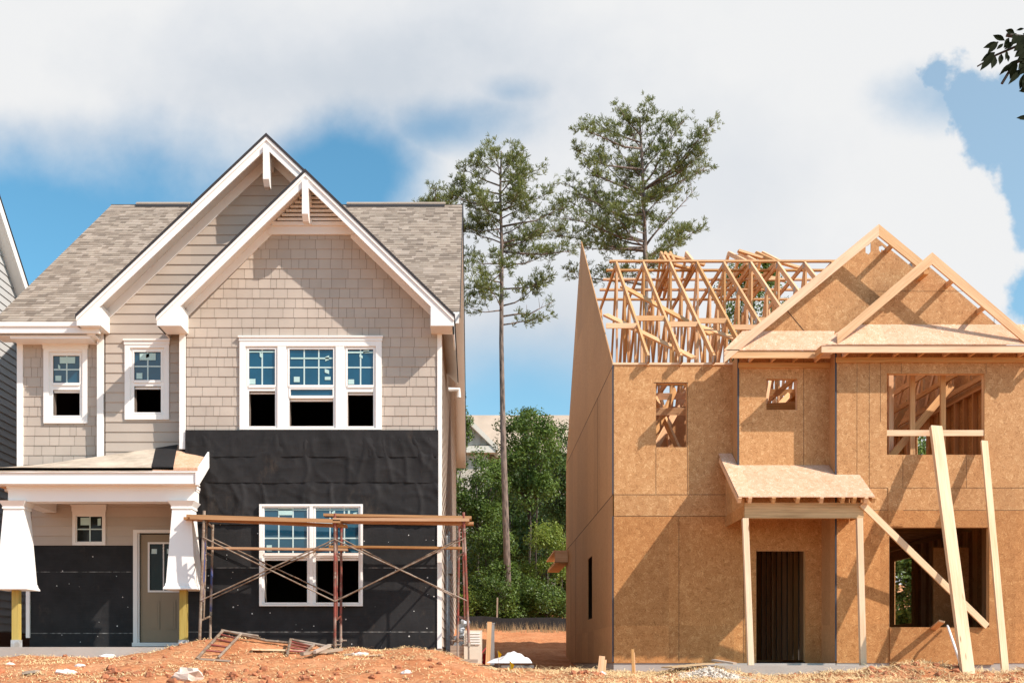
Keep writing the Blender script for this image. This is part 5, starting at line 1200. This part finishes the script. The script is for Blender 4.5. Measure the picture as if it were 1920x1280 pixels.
for px_, r_0, n_, lb_ in ((945,1.88,5200,'bushy shrub hiding the foot of the slender pine trunk'),(912,2.0,5000,'mid green shrub left of the pine trunk behind the silt fence'),(1020,1.9,5200,'leafy shrub between the pine trunk and the strand board wall'),(975,2.1,5000,'deep green shrub right behind the pine trunk'),(870,1.95,3600,'leafy shrub showing past the scaffold at the taupe house corner')):
    leafy(lb_, px_, 1128, 48, 50, r_0, n_, (0,2,1,2,0)[int(px_)%5], int(px_), .12, 24, 'shrubs along the silt fence', name='shrub')
leafy('slim leafy tree half hidden behind the rear eave of the taupe house', 852, 800, 30, 90, 2.1, 4500, 0, 10, .14, 24)
leafy('yellow green tree crown high up in the middle of the gap', 1002, 800, 30, 34, 2.2, 2600, 1, 14, .15, 14)
leafy('leafy tree seen through the roof trusses with its top above them', 1412, 600, 60, 118, 2.1, 9000, 0, 11, .15, 40, 'trees behind the framed house')
leafy('leafy tree top showing above the trusses left of the bare gable', 1445, 500, 16, 34, 2.2, 1500, 0, 13, .14, 10, 'trees behind the framed house')
leafy('broad dark tree beyond the right wall seen through the openings', 1712, 1010, 60, 215, 1.7, 12000, 0, 12, .2, 60, 'trees behind the framed house')
# overhanging branch close to the camera
LB = thing('overhanging_branch', 'dark leafy bough of a tree reaching in against the clouds at the top right', 'branch', (6.7, 6.2, -1.2))
BRL = leafmat('shade_painted_leaves', (.007,.010,.003), (.012,.016,.005), .03); BRL.node_tree.nodes['Principled BSDF'].inputs['Roughness'].default_value = .85; BRL.node_tree.nodes['Principled BSDF'].inputs['Specular IOR Level'].default_value = .08  # leaf colour set near black, standing in for canopy shade
r_ = .3; lf = MB(); tw = MB()
def leaf(px0, py0, px1, py1, w=.30, dy=0.0):
    a = Vector((X(px0,r_), 6+random.uniform(-.018,.018), Z(py0,r_))); b_ = Vector((X(px1,r_), 6+random.uniform(-.018,.018), Z(py1,r_))); d = b_-a; ln = d.length; d.normalize()
    a.y += dy; b_.y += dy
    s = d.cross(Vector((random.uniform(-.35,.35),-1,random.uniform(-.35,.35)))).normalized(); nn = s.cross(d)
    prof = [(0,.02),(.12,.35),(.3,.85),(.5,1),(.7,.75),(.86,.35),(1,0)]
    hw = ln*w*.5
    for (t0,w0),(t1,w1) in zip(prof, prof[1:]):
        for sg in (-1,1): lf.face([a+d*ln*t0, a+d*ln*t1, a+d*ln*t1+s*sg*hw*w1+nn*hw*w1*.25, a+d*ln*t0+s*sg*hw*w0+nn*hw*w0*.25])
def zc(x, y): return (1800+x/8.0, 30+y/8.0)
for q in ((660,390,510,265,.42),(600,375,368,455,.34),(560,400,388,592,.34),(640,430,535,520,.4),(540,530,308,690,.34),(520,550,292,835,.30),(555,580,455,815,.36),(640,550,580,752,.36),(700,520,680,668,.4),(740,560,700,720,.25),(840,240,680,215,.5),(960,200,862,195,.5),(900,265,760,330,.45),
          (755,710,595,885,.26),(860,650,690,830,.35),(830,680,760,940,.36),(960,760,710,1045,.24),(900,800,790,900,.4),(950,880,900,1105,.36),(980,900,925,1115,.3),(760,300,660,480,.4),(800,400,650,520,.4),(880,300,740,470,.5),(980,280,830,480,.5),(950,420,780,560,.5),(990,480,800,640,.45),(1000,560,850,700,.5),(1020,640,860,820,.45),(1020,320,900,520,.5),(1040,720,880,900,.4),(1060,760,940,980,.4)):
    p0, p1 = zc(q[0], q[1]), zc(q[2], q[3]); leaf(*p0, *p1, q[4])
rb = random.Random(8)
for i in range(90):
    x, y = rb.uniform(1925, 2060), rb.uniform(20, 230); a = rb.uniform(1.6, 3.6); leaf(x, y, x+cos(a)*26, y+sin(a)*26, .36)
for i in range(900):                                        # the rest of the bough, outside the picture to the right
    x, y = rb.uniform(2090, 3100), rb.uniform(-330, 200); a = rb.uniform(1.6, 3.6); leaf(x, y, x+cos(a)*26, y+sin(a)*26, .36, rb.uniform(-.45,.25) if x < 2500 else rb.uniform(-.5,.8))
tw.tube([(6.7,6.2,ground(6.7,6.2)-.2),(6.65,6.1,1.5),(6.6,6,3.4),(6.5,6,5.2),(6.4,6.1,7.0)], [.20,.17,.14,.10,.05], 10)
tw.tube([(6.62,6,3.0),(5.6,6,3.35),(4.7,6.0,3.52),(X(2300,r_),6,Z(60,r_))], [.07,.05,.03,.012], 7)
for pts in (((2300,60),(2050,78),(1930,72),(1878,92),(1845,110)),((1960,90),(1905,115),(1885,150)),((1930,72),(1890,62))):
    tw.tube([(X(a,r_),6+.02*i,Z(b_,r_)) for i,(a,b_) in enumerate(pts)], [.012-.002*i for i in range(len(pts))], 6)
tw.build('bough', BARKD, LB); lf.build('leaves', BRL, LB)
# ================================================================== sky, sun, camera
sunv = Vector((1.8,-1.0,1.8)).normalized(); EL = math.asin(sunv.z); AZ = atan2(sunv.x, sunv.y)
wd = bpy.data.worlds.new('World'); S.world = wd; wd.use_nodes = True; nt = wd.node_tree
bg = nt.nodes['Background']; SKYS = .10; bg.inputs['Strength'].default_value = SKYS
sk = N(nt, 'ShaderNodeTexSky', sky_type='NISHITA'); sk.sun_disc = False; sk.sun_elevation = EL; sk.sun_rotation = AZ; sk.air_density = 1.0; sk.dust_density = .6; sk.ozone_density = 1.6
tc = N(nt, 'ShaderNodeTexCoord'); sp = N(nt, 'ShaderNodeSeparateXYZ'); L(nt, tc.outputs['Generated'], sp.inputs[0])
ay = math_(nt, 'MAXIMUM', math_(nt, 'ABSOLUTE', sp.outputs[1]), .12)
u = math_(nt, 'DIVIDE', sp.outputs[0], ay); v = math_(nt, 'DIVIDE', sp.outputs[2], ay)     # compass bearing and height of a sky direction, as slopes
cv = N(nt, 'ShaderNodeCombineXYZ'); L(nt, u, cv.inputs[0]); L(nt, v, cv.inputs[1])
def nz(sc, det, ro=.55, off=0.0):
    a = N(nt, 'ShaderNodeVectorMath', operation='ADD'); L(nt, cv.outputs[0], a.inputs[0]); a.inputs[1].default_value = (off, off*.7, off*.3)
    n = N(nt, 'ShaderNodeTexNoise', Scale=sc, Detail=det, Roughness=ro); L(nt, a.outputs[0], n.inputs['Vector']); return math_(nt, 'ADD', n.outputs['Fac'], -.5)
nA = nz(2.6, 6.0); nB = nz(9.0, 7.0, .6, 3.0); nC = nz(24.0, 5.0, .55, 8.0)
def blob(px, py, rx, ry, wa=.5, wb=.15, wc=0.0, rot=0.0):
    """1 at the middle of an ellipse in the sky, 0 on its rim, ragged by noise"""
    cx, cy = (px-CX)/2000, (CY-py)/2000; a = math_(nt, 'SUBTRACT', u, cx); b_ = math_(nt, 'SUBTRACT', v, cy)
    if rot:
        ca, sa = cos(rot), sin(rot); a, b_ = math_(nt,'ADD',math_(nt,'MULTIPLY',a,ca),math_(nt,'MULTIPLY',b_,sa)), math_(nt,'SUBTRACT',math_(nt,'MULTIPLY',b_,ca),math_(nt,'MULTIPLY',a,sa))
    d = math_(nt, 'SQRT', math_(nt, 'ADD', math_(nt, 'POWER', math_(nt, 'ABSOLUTE', math_(nt, 'DIVIDE', a, rx/2000)), 2), math_(nt, 'POWER', math_(nt, 'ABSOLUTE', math_(nt, 'DIVIDE', b_, ry/2000)), 2)))
    e = math_(nt, 'SUBTRACT', 1.0, d)
    e = math_(nt, 'ADD', e, math_(nt, 'ADD', math_(nt, 'MULTIPLY', nA, wa), math_(nt, 'ADD', math_(nt, 'MULTIPLY', nB, wb), math_(nt, 'MULTIPLY', nC, wc))))
    return e
def step(x, a, b_):
    n = N(nt, 'ShaderNodeMapRange', interpolation_type='SMOOTHSTEP'); L(nt, x, n.inputs['Value']); n.inputs['From Min'].default_value = a; n.inputs['From Max'].default_value = b_; return n.outputs[0]
mx = lambda a, b_: math_(nt, 'MAXIMUM', a, b_)
hole = step(blob(40,425,580,230,1.6,.5), -.25, .62)
hole = mx(hole, step(blob(650,340,170,140,1.0,.6), -.25, .5))
hole = mx(hole, math_(nt,'MULTIPLY', step(blob(820,240,190,60,1.6,1.2,.2,.15), -.3, 1.1), .75))
hole = mx(hole, math_(nt,'MULTIPLY', step(blob(955,172,75,34,2.2,1.5,.3), -.2, 1.3), .5))
hole = mx(hole, math_(nt,'MULTIPLY', step(blob(970,790,360,160,.8,.3), -.3, .75), .85))
hole = mx(hole, math_(nt,'MULTIPLY', step(blob(1985,310,330,150,.9,1.0,.9,-.85), .0, .20), .72))
hole = mx(hole, math_(nt,'MULTIPLY', step(blob(1790,185,150,75,1.6,1.2,.4), -.35, 1.0), .62))
hole = mx(hole, math_(nt,'MULTIPLY', step(blob(2000,560,125,90,.6,.8,.6), .0, .18), .85))
fw = step(sp.outputs[1], .25, .62)                                       # unseen sky overhead and behind: clouds made up to tune the fill light
cloud = math_(nt, 'ADD', math_(nt, 'MULTIPLY', fw, math_(nt, 'SUBTRACT', 1.0, hole)), math_(nt, 'MULTIPLY', math_(nt, 'SUBTRACT', 1.0, fw), math_(nt, 'MULTIPLY', step(nA, -.06, .12), .85)))
shade = step(blob(620,150,620,200,1.6,.6), -.3, 1.0)                     # grey underside of the thick cloud
shade = mx(shade, math_(nt,'MULTIPLY', step(blob(150,260,460,90,1.2,.5), -.4, 1.0), .7))
shade = mx(shade, math_(nt,'MULTIPLY', step(blob(860,430,260,130,1.2,.5), -.3, 1.0), .6))
shade = mx(shade, math_(nt,'MULTIPLY', step(blob(980,660,300,200,1.0,.4), -.4, .9), .8))
shade = mx(shade, math_(nt,'MULTIPLY', step(blob(1330,330,330,240,1.6,.6), -.3, 1.0), .42))
shade = math_(nt, 'ADD', math_(nt, 'MULTIPLY', shade, .78), math_(nt, 'ADD', math_(nt, 'MULTIPLY', nB, .34), math_(nt, 'MULTIPLY', nA, .45)))
ccol = ramp(nt, shade, [(.0, (.655,.66,.665)), (.45, (.56,.583,.615)), (1.0, (.415,.465,.525))])
sc_ = N(nt, 'ShaderNodeVectorMath', operation='SCALE'); L(nt, ccol, sc_.inputs[0]); sc_.inputs['Scale'].default_value = 1/SKYS
blue = N(nt, 'ShaderNodeVectorMath', operation='MULTIPLY'); L(nt, sk.outputs[0], blue.inputs[0]); L(nt, mix(nt, fw, (1.35,1.9,1.95), (.82,1.40,1.38)), blue.inputs[1])  # unseen sky tinted apart from the seen one to balance the fill
L(nt, mix(nt, cloud, blue.outputs[0], sc_.outputs[0]), bg.inputs['Color'])
ld = bpy.data.lights.new('sun', 'SUN'); ld.energy = 5.0; ld.angle = radians(.55); ld.color = (1.0,.90,.81)
so = bpy.data.objects.new('sun', ld); COL.objects.link(so); so.location = (30,-20,40); so.rotation_euler = (-sunv).to_track_quat('-Z', 'Y').to_euler()
cd = bpy.data.cameras.new('camera'); cam = bpy.data.objects.new('camera', cd); COL.objects.link(cam)
cd.sensor_width = 36; cd.lens = 37.5; cd.shift_x = .0375; cd.shift_y = .3125; cd.clip_end = 2000; cd.clip_start = .1
cam.location = (0,0,0); cam.rotation_euler = (radians(90),0,0); S.camera = cam
S.view_settings.view_transform = 'Standard'; S.view_settings.look = 'None'; S.view_settings.exposure = .42; S.view_settings.gamma = 1
S.cycles.max_bounces = 8; S.cycles.diffuse_bounces = 5
